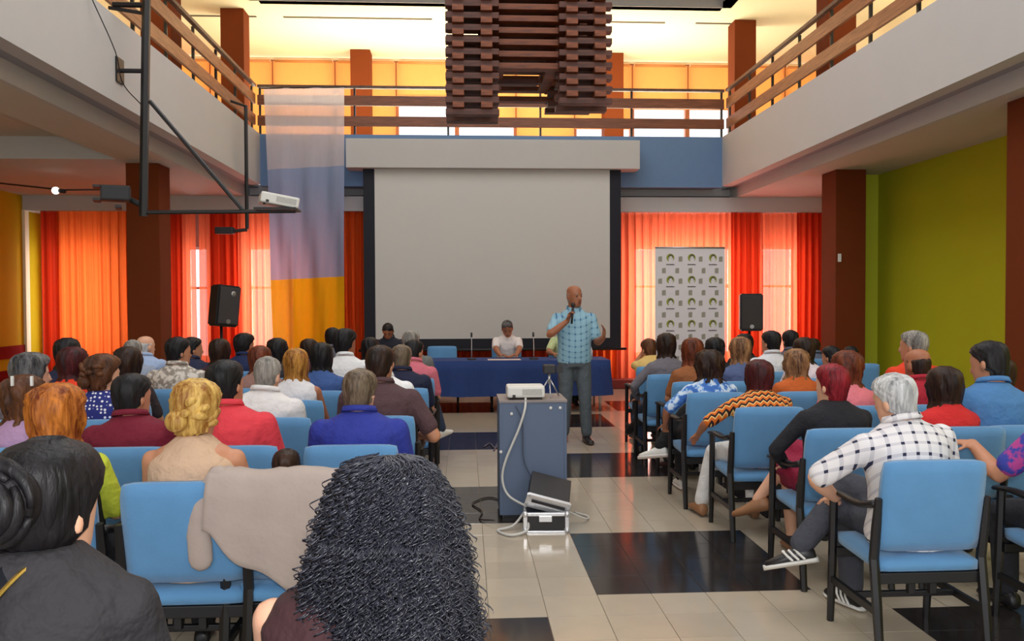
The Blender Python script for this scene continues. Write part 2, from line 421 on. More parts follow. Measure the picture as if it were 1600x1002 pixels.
# upper back wall: piers, sill, head, windows and blinds
ub = sbox('wall_upper_back', WL, 8.2, UB, UB + .2, ZU - .05, ZU + .1, M_cream)
bx('wall_sill', WL, 8.2, UB, UB + .2, ZT - .3, ZT + .08, M_cream, ub)
M_blind = sheer('blind_orange', rgb(244, 190, 128), 0.6, 0.0)
M_blindb = mat('blind_bar', rgb(200, 130, 70), 0.5)
M_umull = mat('upper_mullion', rgb(150, 84, 50), 0.6)
bounds = [WL, -6.9, -5.55, -4.2, -2.84, -1.5, -.16, 1.16, 2.48, 3.79, 5.06, 6.36, 7.3, 8.2]
low = [4.75, 4.75, 5.3, 4.9, 4.75, 6.2, 5.55, 4.75, 5.5, 5.95, 5.95, 5.3, 4.75]
for i, (a, b) in enumerate(zip(bounds, bounds[1:])):
    w = thing('window_%d' % (i + 6), None, None, ((a + b) / 2, UB, ZT + .08)); w['kind'] = 'structure'
    W2 = (b - a) / 2; H = ZU - .05 - ZT - .08
    bx('window_frame', -W2, -W2 + .05, -.02, .12, 0, H, M_umull, w, .004)
    bx('window_frame', W2 - .05, W2, -.02, .12, 0, H, M_umull, w, .004)
    bx('pane', -W2 + .05, W2 - .05, .06, .066, 0, H, M_glass, w)
    nth = ['leftmost', 'second', 'third', 'fourth', 'fifth', 'sixth', 'seventh', 'eighth', 'ninth', 'tenth', 'eleventh', 'twelfth', 'thirteenth'][i]
    bl = thing('roller_blind', '%s orange roller blind from the left along the upper gallery windows' % nth, 'blind', ((a + b) / 2, UB - .06, ZT + .08 + H), 0, 'roller blinds of the upper gallery')
    tb('roller', [(-W2 + .06, 0, -.04), (W2 - .06, 0, -.04)], .03, M_blindb, bl)
    L = ZU - .05 - low[i]
    bx('blind_sheet', -W2 + .012, W2 - .012, -.004, .0, -L, -.04, M_blind, bl)
    bx('bottom_bar', -W2 + .012, W2 - .012, -.012, .008, -L - .03, -L, M_blindb, bl)
area('window_daylight', (0.2, UB + .7, 5.85), (R(-90), 0, 0), 15.8, 2.6, 430, (1, .98, .95))

# columns
def column(name, x0, x1, y0, y1, z0, z1):
    return sbox(name, x0, x1, y0, y1, z0, z1, M_col, None, .008)
column('column_left', -4.70, -4.25, 11.86, 12.3, 0, ZC)
column('column_right_far', 5.52, 5.98, 12.1, 12.6, 0, ZC)
column('column_right_near', 5.35, 5.8, 7.45, 7.95, 0, ZC)
for x, y in ((-4.45, 15.6), (-4.45, 11.8), (5.2, 15.8), (5.3, 11.9), (5.3, 7.8), (-4.45, 7.8), (-2.42, 18.0), (3.05, 18.0)):
    column('column_upper', x, x + .42, y, y + .42, ZT, ZU)

# railings --------------------------------------------------------
def railing(label, name, p0, p1, nposts, m):
    t = thing(name, label, 'railing', (0, 0, ZT))
    d = Vector(p1) - Vector(p0); along_y = abs(d.y) > abs(d.x)
    def bar(nm, z0, z1, th, mm):
        if along_y: bx(nm, p0[0] - th / 2, p0[0] + th / 2, p0[1], p1[1], z0, z1, mm, t, .004)
        else: bx(nm, p0[0], p1[0], p0[1] - th / 2, p0[1] + th / 2, z0, z1, mm, t, .004)
    bar('handrail', .84, .89, .07, M_railtop)
    bar('rail_board', .53, .71, .04, m); bar('rail_board', .16, .34, .04, m)
    for k in range(nposts):
        q = Vector(p0) + d * ((k + .02) / (nposts - 1 + .04))
        s = (1 if p0[0] > 0 else -1) * .045 if along_y else 0
        c = Vector((q.x + s, q.y + (0 if along_y else .045)))
        bx('post', c.x - .018, c.x + .018, c.y - .018, c.y + .018, 0, .85, M_black, t)
    return t
M_railtop = wood('wood_handrail', rgb(74, 50, 40), rgb(110, 78, 60), (8, 8, 8))
railing('brown wooden railing of the left gallery, beside the projector bracket', 'gallery_railing', (XL - .09, YN), (XL - .09, YB), 18, M_rail)
railing('brown wooden railing of the right gallery, above the lime wall', 'gallery_railing', (XR + .09, YN), (XR + .09, YB), 18, M_rail)
railing('brown wooden railing across the back gallery above the projection screen', 'gallery_railing', (XL - .05, YB + .06), (XR + .05, YB + .06), 6, M_railx)

# curtains --------------------------------------------------------
M_cur = sheer('curtain_red_orange', rgb(240, 112, 74), 0.62, 0.13)
M_cur2 = sheer('curtain_orange', rgb(238, 108, 48), 0.6, 0.0)
M_cur3 = sheer('curtain_red_unbacklit', rgb(196, 50, 24), 0.5, 0.02)  # same curtain cloth, darker colour stands for missing backlight over solid wall
def curtain(label, x0, x1, m, amp=.045, pitch=.14, z1=3.29, y=15.6):
    n = int((x1 - x0) / .012); rnd = random.Random(int(x0 * 97))
    ph = rnd.random() * 6; v = []; f = []
    zs = [0.06, .6, 1.2, 1.9, 2.6, 3.1, z1]
    for i in range(n + 1):
        x = x0 + (x1 - x0) * i / n; u = i * (x1 - x0) / n
        for j, z in enumerate(zs):
            k = z / z1
            a = amp * (1.15 - .45 * k)
            w = 2 * math.pi * u / pitch + ph + .9 * math.sin(u * 5 + ph) + .25 * math.sin(z * 2 + u * 3)
            v.append((x - (x0 + x1) / 2 + .012 * math.cos(w) * (1 - k), a * math.sin(w) + .012 * math.sin(w * 2.3), z))
    m_ = len(zs)
    for i in range(n):
        for j in range(m_ - 1): f.append((i * m_ + j, (i + 1) * m_ + j, (i + 1) * m_ + j + 1, i * m_ + j + 1))
    c = thing('curtain', label, 'curtain', ((x0 + x1) / 2, y, 0), 0, 'orange window curtains')
    pydata('drape', v, f, m, c, True)
    tb('curtain_rail', [(-(x1 - x0) / 2, 0, z1 + .01), ((x1 - x0) / 2, 0, z1 + .01)], .012, M_white, c)
def CX(px): return at(px, 450, 15.6).x
for lab, a, b, m in (('shade-darkened red curtain edge against the olive wall', 66, 92, M_cur3), ('broad orange curtain left of the brown column', 92, 262, M_cur2),
        ('red curtain immediately right of the left brown column', 262, 286, M_cur3), ('sheer orange curtain left of the bright slit by the left loudspeaker', 286, 306, M_cur),
        ('sheer orange curtain right of the bright slit by the left loudspeaker', 313, 331, M_cur), ('shade-darkened red bunched curtain behind the tilted left loudspeaker', 331, 373, M_cur3),
        ('pale sunlit orange curtain at the left edge of the flag', 373, 460, M_cur), ('orange curtain between the flag and the projection screen', 460, 580, M_cur2),
        ('orange curtain below and behind the projection screen', 580, 962, M_cur2), ('sheer salmon curtain right of the projection screen behind the logo banner', 962, 1143, M_cur),
        ('shade-darkened red bunched curtain behind the right loudspeaker', 1143, 1188, M_cur3), ('sheer orange curtain over the narrow window right of the right loudspeaker', 1188, 1247, M_cur),
        ('shade-darkened red curtain beside the right brown column', 1247, 1300, M_cur3)):
    curtain(lab, CX(a) - (.0 if a == 313 else .025), CX(b) + (0 if b == 306 else .025), m)
# ------------------------------------------------------------------ screen, valance, flag, banner, loudspeakers
M_screen = mat('screen_fabric', rgb(204, 202, 198), 0.85, noise_amt=0.015, noise_scale=1)
M_blackcloth = mat('screen_black', rgb(24, 26, 38), 0.8)
a, b = at(585, 264, 14.9), at(953, 528, 14.9)
s = thing('projection_screen', 'large white projection screen with black borders hanging under the white valance', 'screen', ((a.x + b.x) / 2, 14.9, b.z))
W2, H = (b.x - a.x) / 2, a.z - b.z
bx('screen_fabric', -W2, W2, -.004, .004, 0, H + .1, M_screen, s)
bx('side_border', -W2 - .2, -W2, -.006, .006, -.18, H + .1, M_blackcloth, s)
bx('side_border', W2, W2 + .2, -.006, .006, -.18, H + .1, M_blackcloth, s)
bx('bottom_border', -W2, W2, -.006, .006, -.18, 0, M_blackcloth, s)
tb('bottom_tube', [(-W2 - .3, 0, -.2), (W2 + .3, 0, -.2)], .025, M_black, s)
a, b = at(540, 216, 14.75), at(1000, 264, 14.75)
v = tag(bx('screen_valance', a.x, b.x, 14.75, 15.19, b.z, a.z, M_white, None, .01), 'long white box valance hiding the top of the projection screen', 'valance')

M_fw = sheer('flag_white', rgb(236, 232, 240), 0.5, 0.22); M_fb = sheer('flag_blue', rgb(168, 188, 224), 0.45, 0.06); M_fy = sheer('flag_yellow', rgb(248, 200, 34), 0.4, 0.04)
flag = thing('flag', 'tall white, blue and yellow flag hanging from the back gallery railing', 'flag', (0, 14.68, 0))
def stripe(name, rows, m, pi):
    nx = 36; vs = []; fs = []
    for j, (yy, xl, xr) in enumerate(rows):
        for i in range(nx + 1):
            u = i / nx; sag = 3 * math.sin(u * 3.14) * (1 if j else 1)
            p = at(xl + (xr - xl) * u, yy - 6 * u * (1 if yy > 150 else .2), 14.68)
            k = (yy - 138) / 400
            dy = (.012 + .05 * k) * math.sin(u * 17 + 1.5 * math.sin(k * 5)) + .02 * k * math.sin(u * 39 + k * 7)
            vs.append((p.x, dy, p.z))
    for j in range(len(rows) - 1):
        for i in range(nx):
            q = j * (nx + 1) + i; fs.append((q, q + 1, q + nx + 2, q + nx + 1))
    return pydata(name, vs, fs, m, flag, True)
def rows(y0, y1, n):
    out = []
    for j in range(n + 1):
        y = y0 + (y1 - y0) * j / n; k = (y - 138) / 400
        out.append((y, 412 + 16 * k, 538))
    return out
stripe('white_stripe', rows(138, 265, 8), M_fw, 0); stripe('blue_stripe', rows(265, 438, 12), M_fb, 1); stripe('yellow_stripe', rows(438, 560, 9), M_fy, 2)
tl, tr = at(408, 138, 14.68), at(541, 136, 14.68)
for k_ in (.06, .5, .94): tb('tie', [(tl.x + (tr.x - tl.x) * k_, 0, tl.z), (tl.x + (tr.x - tl.x) * k_, .56, ZT + .85)], .006, M_dark, flag, 5)
tb('flag_rod', [(tl.x, 0, tl.z), (tr.x, 0, tr.z)], .012, M_dark, flag)

# logo banner
YBN = 10.6
p0, p1 = at(1024, 382, YBN - .05), at(1132, 378, YBN + .05)
bw = (p1.x - p0.x); bh = p0.z - .04
bn = thing('roll_up_banner', 'white roll-up banner printed with rows of green crescent logos', 'banner', ((p0.x + p1.x) / 2, YBN, 0), R(4))
M_ban = mat('banner_white', rgb(226, 218, 222), 0.6, noise_amt=0.02); M_lg = mat('logo_green', rgb(146, 150, 40), 0.6); M_lgd = mat('logo_dark', rgb(82, 76, 70), 0.6); M_lgs = mat('logo_small_grey', rgb(150, 144, 126), 0.6)
bx('banner_sheet', -bw / 2, bw / 2, -.002, .002, .06, bh, M_ban, bn)
bx('base_cassette', -bw / 2 - .02, bw / 2 + .02, -.1, .1, 0, .08, mat('aluminium', rgb(170, 170, 172), .35, .8), bn, .01)
tb('top_rail', [(-bw / 2, 0, bh), (bw / 2, 0, bh)], .012, MATS['aluminium'], bn)
def crescent(r, r2, off, m):
    bm = bmesh.new(); n = 20; A = []; B = []
    for k in range(n + 1):
        t = R(-60) + R(300) * k / n
        w = r - (r - r2) * math.sin(math.pi * k / n) ** .7
        A.append(bm.verts.new((r * math.cos(t), 0, r * math.sin(t)))); B.append(bm.verts.new((w * math.cos(t) * .98 + off, 0, w * math.sin(t) * .98)))
    for k in range(n): bm.faces.new((A[k], A[k + 1], B[k + 1], B[k]))
    me = mesh_of(bm, 'logo'); me.materials.append(m); return me
cr = crescent(.052, .02, .006, M_lg); crd = crescent(.03, .015, 0, M_lgd)
def blocks(n, w, h, m, seed):
    rnd = random.Random(seed); bm = bmesh.new(); x = -w / 2
    vs = []; fs = []
    while x < w / 2:
        cw = w / n * (.5 + rnd.random() * .8); hh = h * (.6 + .4 * rnd.random())
        q = len(vs); vs += [(x, 0, 0), (min(x + cw, w / 2 + .004), 0, 0), (min(x + cw, w / 2 + .004), 0, hh), (x, 0, hh)]; fs.append((q, q + 1, q + 2, q + 3)); x += cw * 1.12
    me = bpy.data.meshes.new('wordmark'); me.from_pydata(vs, [], fs); me.materials.append(m); return me
wm = blocks(8, .11, .018, M_lgd, 3); sm = blocks(3, .045, .07, M_lgs, 5)
for r in range(6):
    z = bh - .13 - r * .285
    if z < .2: break
    for c in range(3):
        x = (-.27 + .29 * c) * bw / .95
        lg = link('logo', cr, None, bn, (x, -.0045, z)); link('logo_mark', crd, None, lg, (.004, -.0008, .012))
        link('wordmark', wm, None, lg, (0, -.0004, -.095))
    for c in range(4):
        link('small_logo', sm, None, bn, ((-.41 + .275 * c) * bw / .95, -.0045, z - .05))
    for c in range(5):
        link('small_logo', sm, None, bn, ((-.36 + .18 * c) * bw / .95, -.0045, z - .2))

def loudspeaker(label, px, py0, py1, Y, rz, tilt, glab):
    a, b = at(px, py0, Y), at(px, py1, Y); h = a.z - b.z; w = h * .62; d = h * .55
    st = thing('speaker_stand', glab, 'speaker stand', (a.x, Y, 0), 0, 'loudspeaker stands')
    tb('pole', [(0, 0, .35), (0, 0, b.z + .05)], .018, M_black, st)
    tb('collar', [(0, 0, .62), (0, 0, .72)], .032, M_dark, st)
    for k in range(3):
        t = R(90 + 120 * k + 20); tb('leg', [(.03 * math.cos(t), .03 * math.sin(t), .66), (.45 * math.cos(t), .45 * math.sin(t), .015)], .013, M_black, st)
    sp = thing('loudspeaker', label, 'loudspeaker', (a.x, Y, b.z), rz, 'loudspeakers'); sp.rotation_euler = (0, tilt, rz)
    bm = bmesh.new(); pro = [(-w / 2, -d / 2), (w / 2, -d / 2), (w * .36, d / 2), (-w * .36, d / 2)]
    lo = [bm.verts.new((x, y, 0)) for x, y in pro]; hi = [bm.verts.new((x, y, h)) for x, y in pro]
    bm.faces.new(lo[::-1]); bm.faces.new(hi)
    for k in range(4): bm.faces.new((lo[k], lo[(k + 1) % 4], hi[(k + 1) % 4], hi[k]))
    bmesh.ops.bevel(bm, geom=list(bm.edges), offset=.02, segments=2, affect='EDGES')
    obj('cabinet', bm, M_dark, sp)
    g = bx('grille', -w * .42, w * .42, -d / 2 - .012, -d / 2 + .004, h * .06, h * .95, mat('speaker_grille', rgb(58, 54, 54), .6, noise_amt=.35, noise_scale=260, bump=.5, bump_scale=300), sp, .008)
    bm = bmesh.new(); bmesh.ops.create_cone(bm, cap_ends=True, segments=18, radius1=.03, radius2=.03, depth=.008, matrix=Matrix.Translation((0, -d / 2 - .014, h * .12)) @ Matrix.Rotation(R(90), 4, 'X'))
    obj('badge', bm, MATS['aluminium'], sp)
    if tilt:
        bm = bmesh.new(); bmesh.ops.create_uvsphere(bm, u_segments=16, v_segments=8, radius=.035, matrix=Matrix.Translation((w * .14, -d / 2 - .01, h * .8)) @ Matrix.Diagonal((1, .3, 1, 1)))
        obj('tweeter', bm, MATS['aluminium'], sp, None, True)
loudspeaker('black loudspeaker turned inward and leaning, left of the flag', 345, 446, 510, 10.9, R(46), R(6), 'black tripod stand under the leaning left loudspeaker')
loudspeaker('black upright loudspeaker right of the logo banner', 1171, 459, 517, 12.2, R(-6), 0, 'black tripod stand under the loudspeaker right of the logo banner')

# projector bracket on the left gallery
YP = 9.1
def pw(px, py, Y=YP): return at(px, py, Y)
br = thing('projector_bracket', 'black steel pole bracket with diagonal brace hanging from the left gallery', 'bracket', (0, 0, 0))
def bar(nm, p, q, r, par): 
    tb(nm, [p, q], r, M_black, par, 6, False)
bar('pole', pw(229, -10), pw(224, 338), .045, br)
bar('arm', pw(224, 332), pw(462, 330), .022, br)
bar('brace', pw(234, 158), pw(380, 329), .022, br)
q0 = pw(224, 111); bar('wall_stub', Vector((XL + .01, q0.y, q0.z)), q0, .025, br)
bx('wall_plate', XL, XL + .02, YP - .09, YP + .09, q0.z - .13, q0.z + .13, M_black, br)
q1 = pw(232, 8); bar('top_stub', Vector((XL - .05, q1.y, q1.z)), q1, .03, br)
bar('top_arm', pw(170, 12), pw(232, 22), .02, br)
cb = tag(tb('hanging_cable', smooth_path([Vector((XL + .02, 8.4, pw(175, 30).z)), pw(180, 80, 8.6), pw(192, 130, 8.8), pw(222, 165)], 6), .006, M_black, None, 5), 'thin black cable looping across the left gallery face to the pole', 'cable')
M_proj = mat('projector_white', rgb(226, 224, 218), .45, noise_amt=.03)
def projector(name, label, loc, rz, w=.42, d=.32, h=.12, tilt=0):
    t = thing(name, label, 'projector', loc, rz); t.rotation_euler = (0, tilt, rz)
    bx('body', -w / 2, w / 2, -d / 2, d / 2, .015, h, M_proj, t, .018)
    bx('vent', -w * .1, w * .42, -d / 2 - .003, -d / 2 + .003, h * .35, h * .8, mat('vent_grey', rgb(188, 186, 180), .6, noise_amt=.3, noise_scale=120), t)
    bm = bmesh.new(); bmesh.ops.create_cone(bm, cap_ends=True, segments=24, radius1=.045, radius2=.038, depth=.05, matrix=Matrix.Translation((w * .22, d / 2 + .01, h * .55)) @ Matrix.Rotation(R(-90), 4, 'X'))
    obj('lens', bm, M_dark, t)
    bx('socket', -w * .36, -w * .28, -d / 2 - .004, -d / 2 + .004, h * .18, h * .38, M_black, t)
    for sx in (-1, 1):
        bm = bmesh.new(); bmesh.ops.create_cone(bm, cap_ends=True, segments=12, radius1=.014, radius2=.014, depth=.02, matrix=Matrix.Translation((sx * w * .38, -d * .36, .008))); obj('foot', bm, M_dark, t)
    return t
p = pw(434, 328); projector('ceiling_projector', 'white projector on the end of the black bracket arm in front of the flag', (p.x, YP, p.z + .02), R(18), tilt=R(9), w=.4, h=.13)
tray = bx('tray', p.x - .22, p.x + .22, YP - .15, YP + .15, p.z - .012, p.z + .012, M_black, br)
# black stage lamp at the pole
p = pw(185, 303)
sl = thing('stage_lamp', 'black stage spotlight clamped beside the bracket pole at the left column', 'lamp', tuple(p), R(20))
bx('housing', -.17, .12, -.11, .11, -.08, .08, M_dark, sl, .02)
bx('barn_door', -.24, -.17, -.12, .12, .05, .075, M_dark, sl); bx('barn_door', -.24, -.17, -.12, .12, -.09, -.065, M_dark, sl)
bx('yoke', -.03, .03, -.13, .13, -.16, -.13, M_dark, sl, .005); tb('clamp', [(.1, 0, -.05), (.2, 0, -.1), (.26, 0, -.12)], .03, M_dark, sl)
# small bulb spotlight at left
p = at(87, 298, 12.6)
lp = thing('spot_bulb', 'small round white lit spot bulb on a black rail by the olive wall', 'lamp', tuple(p))
bm = bmesh.new(); ellipsoid(bm, (0, 0, 0), .055, .055, .055)
mb = bpy.data.materials.new('bulb_lit'); mb.use_nodes = True; mb.node_tree.nodes['Principled BSDF'].inputs['Emission Color'].default_value = (1, .97, .9, 1); mb.node_tree.nodes['Principled BSDF'].inputs['Emission Strength'].default_value = 2.2
obj('bulb', bm, mb, lp, None, True); tb('holder', [(.03, 0, 0), (.14, 0, -.01)], .03, M_black, lp); tb('track', [(-1.3, 0, .16), (.1, .0, .01), (.9, 0, .02)], .012, M_black, lp)
# hanging device on the far pole
Yd = 13.6
dv = thing('hanging_spotlight', 'small dark spotlight on a thin black drop pole beside the flag', 'lamp', (0, 0, 0))
bar('drop_pole', at(384, 165, Yd), at(386, 358, Yd), .03, dv); bar('foot_arm', at(386, 359, Yd), at(360, 362, Yd), .028, dv)
q = at(354, 361, Yd); bx('lamp_head', q.x - .17, q.x + .12, Yd - .08, Yd + .08, q.z - .05, q.z + .06, M_dark, dv, .02)
bar('hook', at(384, 166, Yd), Vector((XL - .08, Yd, at(384, 158, Yd).z)), .02, dv)
sw = tag(bx('light_switch', 5.55, 5.60, 12.085, 12.10, at(1296, 403, 12.1).z - .06, at(1296, 403, 12.1).z + .06, M_winframe, None, .004), 'small white switch plate on the right brown column', 'switch')

# wooden slat chandelier ------------------------------------------
M_slat = wood('slat_wood', rgb(84, 38, 14), rgb(138, 70, 30), (3, 3, 30), .5)
M_slat2 = wood('slat_wood_dark', rgb(62, 28, 16), rgb(100, 50, 28), (3, 3, 30), .5)
YC = 9.4
cl, crr = at(700, 100, YC - .7), at(950, 100, YC - .7)
cx0, cx1 = cl.x, crr.x; CW = cx1 - cx0
ch = thing('slat_chandelier', 'hanging chandelier of stacked crossed brown wooden slats above the aisle', 'chandelier', ((cx0 + cx1) / 2, YC, 0))
pitch = 17.0 * YC / F; th = pitch * .5
def slat_me(L, along, m):
    bm = bmesh.new()
    w = .12
    if along == 'x': box(bm, -L / 2, L / 2, -w / 2, w / 2, 0, th, .006)
    else: box(bm, -w / 2, w / 2, -L / 2, L / 2, 0, th, .006)
    me = mesh_of(bm, 'slat'); me.materials.append(m); return me
tw = CW * .30                                  # tower size
sx_s = slat_me(tw * 1.1, 'x', M_slat2); sy_s = slat_me(tw + .06, 'y', M_slat); sx_l = slat_me(CW * .62, 'x', M_slat); sy_l = slat_me(CW * .62, 'y', M_slat)
z_bot = at(735, 183, YC - .7).z
zl_conn = at(800, 128, YC).z
nlev = 15
towers = [(-1, -1, 0), (1, -1, 1), (-1, 1, 4), (1, 1, 3)]
for sx, sy, start in towers:
    tcx, tcy = sx * (CW / 2 - tw / 2), sy * (CW / 2 - tw / 2)
    for k in range(start, nlev):
        z = z_bot + k * pitch
        for e in (-1, 1):
            link('slat', sx_s, None, ch, (tcx, tcy + e * tw * .34, z))
            link('slat', sy_s, None, ch, (tcx + e * tw * .29, tcy, z + th + .002))
for k in range(4, nlev):
    z = z_bot + k * pitch
    link('slat', sx_l, None, ch, (0.02, CW / 2 - tw * .25, z)); 
    if k >= 4: link('slat', sx_l, None, ch, (-.03 + .06 * (k % 2), -CW / 2 + tw * .5, z + th * .5))
    if k >= 3: link('slat', sy_l, None, ch, (-CW * .18, 0, z + th)); link('slat', sy_l, None, ch, (CW * .16, 0, z + th))
    link('slat', sx_l, None, ch, (0, -CW / 2 + tw * .78, z + th * 1.02)); link('slat', sx_l, None, ch, (.02, .12, z + th * 1.02))
    if k in (4,): link('slat', slat_me(CW * .3, 'x', M_slat2), None, ch, (-.1, 0, z + .02))
ztop = z_bot + nlev * pitch
bx('top_frame', -CW * .45, CW * .45, -CW * .45, CW * .45, ztop, ztop + .06, M_slat2, ch, .01)
for sx in (-1, 1):
    for sy in (-1, 1): tb('suspension_cable', [(sx * .6, sy * .6, ztop + .05), (sx * .6, sy * .6, ZR)], .006, M_black, ch, 5)
# ------------------------------------------------------------------ plinth, projector, case, table
M_pl = mat('plinth_grey_blue', rgb(92, 108, 134), .55, noise_amt=.06, noise_scale=5)
M_plt = mat('plinth_top', rgb(140, 130, 128), .5)
a, b = at(781, 806, 6.08), at(886, 806, 6.08)
PX, PW = (a.x + b.x) / 2, b.x - a.x; PH = .86
pl = thing('plinth', 'tall grey-blue projector plinth standing in the aisle', 'plinth', (PX, 6.08, 0))
bx('side_panel', -PW / 2, -PW / 2 + .02, 0, .44, 0.03, PH, M_pl, pl, .003); bx('side_panel', PW / 2 - .02, PW / 2, 0, .44, .03, PH, M_pl, pl, .003)
bx('front_panel', -PW / 2 + .02, PW / 2 - .02, 0.004, .02, 0.03, PH, M_pl, pl); bx('back_panel', -PW / 2 + .02, PW / 2 - .02, .42, .436, 0.03, PH, M_pl, pl)
bx('top_board', -PW / 2 - .004, PW / 2 + .004, -.004, .444, PH, PH + .02, M_plt, pl, .004); bx('base_board', -PW / 2 + .02, PW / 2 - .02, .03, .41, 0, .04, M_black, pl)
for x, z in ((-.24, .5), (.13, .82), (.2, .82), (-.16, .78)):
    bm = bmesh.new(); ellipsoid(bm, (x, 0, z), .012, .006, .012, 10, 6); obj('knob', bm, M_winframe, pl, None, True)
pj = projector('projector', 'white projector resting on top of the grey-blue plinth', (PX - .05, 6.08 + .13, PH + .02), 0, w=.28, d=.23, h=.1)
M_silver = mat('silver_metal', rgb(196, 196, 200), .3, .8)
tc = thing('camera_tripod', 'small silver tabletop tripod on the plinth beside the projector', 'tripod', (PX + .14, 6.08 + .2, PH + .02))
for k in range(3):
    t = R(30 + 120 * k); tb('leg', [(.01 * math.cos(t), .01 * math.sin(t), .13), (.09 * math.cos(t), .09 * math.sin(t), .005)], .006, M_silver, tc)
tb('centre_column', [(0, 0, .1), (0, 0, .18)], .01, M_silver, tc)
vc = thing('video_camera', 'small black video camera mounted on the tabletop tripod', 'camera', (PX + .14, 6.08 + .2, PH + .2))
bx('body', -.045, .045, -.05, .05, 0, .065, M_dark, vc, .008); tb('lens', [(0, .04, .035), (0, .1, .035)], .026, M_black, vc); bx('flip_screen', .05, .1, -.04, -.032, .005, .06, M_dark, vc, .002)
# flight case
M_case = mat('case_black', rgb(38, 34, 36), .5); M_alu = mat('case_silver', rgb(222, 222, 224), .28, .6, noise_amt=.02)
c0 = at(853, 832, 5.72)
fc = thing('flight_case', 'small black and silver equipment case open at the foot of the plinth', 'case', (c0.x, 5.70, 0), R(-3))
w, d, h = .145, .24, .13
bx('lower_shell', -w + .01, w - .01, .004, d, .012, h, M_case, fc, .004)
for z in (.004, h): bx('edge_strip', -w, w, -.008, .016, z - .012, z + .012, M_alu, fc, .004)
for sx in (-1, 1):
    bx('edge_strip', sx * w - .014, sx * w + .014, -.008, .016, 0, h, M_alu, fc, .004)
    bx('side_plate', sx * (w + .002) - .006, sx * (w + .002) + .006, .016, d, 0, h, M_alu, fc)
    for z in (.02, h): 
        bm = bmesh.new(); ellipsoid(bm, (sx * w, 0, z), .022, .02, .022, 12, 8); obj('corner_ball', bm, M_alu, fc, None, True)
bx('latch', -.05, .04, -.016, 0, h - .05, h - .008, M_alu, fc, .003)
LT = Matrix.Translation((0, .05, h + .02)) @ Matrix.Rotation(R(15), 4, 'Y') @ Matrix.Rotation(R(27), 4, 'X')
lid = bx('lid', -w, w, 0, .26, .0, .1, M_case, fc, .006, LT)
bx('lid_edge', -w - .004, w + .004, -.012, .012, -.006, .03, M_alu, fc, .003, LT); bx('lid_edge', -w - .004, w + .004, -.012, .012, .08, .106, M_alu, fc, .003, LT)
bx('lid_panel', -w + .01, w - .01, -.008, .004, .03, .08, M_alu, fc, 0, LT); bx('lid_slot', -w * .8, w * .85, -.016, -.006, .046, .066, M_case, fc, 0, LT)
for sx in (-1, 1): bx('lid_edge', sx * w - .012, sx * w + .012, -.012, .012, 0, .1, M_alu, fc, .003, LT)
def cable(label, pts, r, m, cat='cable'):
    o = tb('cable', smooth_path(pts, 10), r, m, None, 6); tag(o, label, cat)
M_wc = mat('cable_white', rgb(206, 204, 198), .5); M_gc = mat('cable_grey_blue', rgb(70, 78, 100), .5); M_bc = mat('cable_dark', rgb(56, 50, 46), .5)
yf = 6.06
cable('thick white cable looping down the plinth from the projector', [Vector((at(822, 632, yf).x, yf + .05, PH + .035)), at(820, 640, yf - .02), at(810, 672, yf - .03), at(790, 720, yf - .03), at(785, 750, yf - .03), at(795, 775, yf - .06), at(823, 792, 5.9)], .0095, M_wc)
cable('thin dark blue cable down the middle of the plinth', [at(806, 634, yf - .005), at(816, 660, yf - .01), at(818, 715, yf - .01), at(830, 745, yf - .015), at(840, 760, yf - .03)], .006, M_gc)
cable('pale cable coil lying left of the equipment case', [at(822, 797, 5.85), Vector((.33, 5.8, .03)), Vector((.22, 5.75, .012)), Vector((.30, 5.62, .012)), Vector((.42, 5.68, .03)), at(824, 806, 5.75)], .009, M_wc)
cable('thin dark cable curling over the floor left of the plinth', [Vector((.2, 5.95, .03)), Vector((.1, 6.08, .008)), Vector((.12, 6.3, .008)), Vector((.05, 6.55, .008)), Vector((.18, 6.75, .008)), Vector((.3, 6.62, .008))], .006, M_bc)
cable('short cable loop on the floor right of the equipment case', [at(884, 798, 5.85), Vector((.86, 5.95, .03)), Vector((.9, 6.08, .012)), Vector((.82, 6.2, .012))], .007, M_wc)
cable('small grey cable scrap on the dark floor tiles left of the plinth', [Vector((.2, 9.1, .008)), Vector((.27, 9.3, .008)), Vector((.32, 9.0, .008)), Vector((.36, 9.35, .008)), Vector((.30, 8.85, .008))], .009, M_gc)

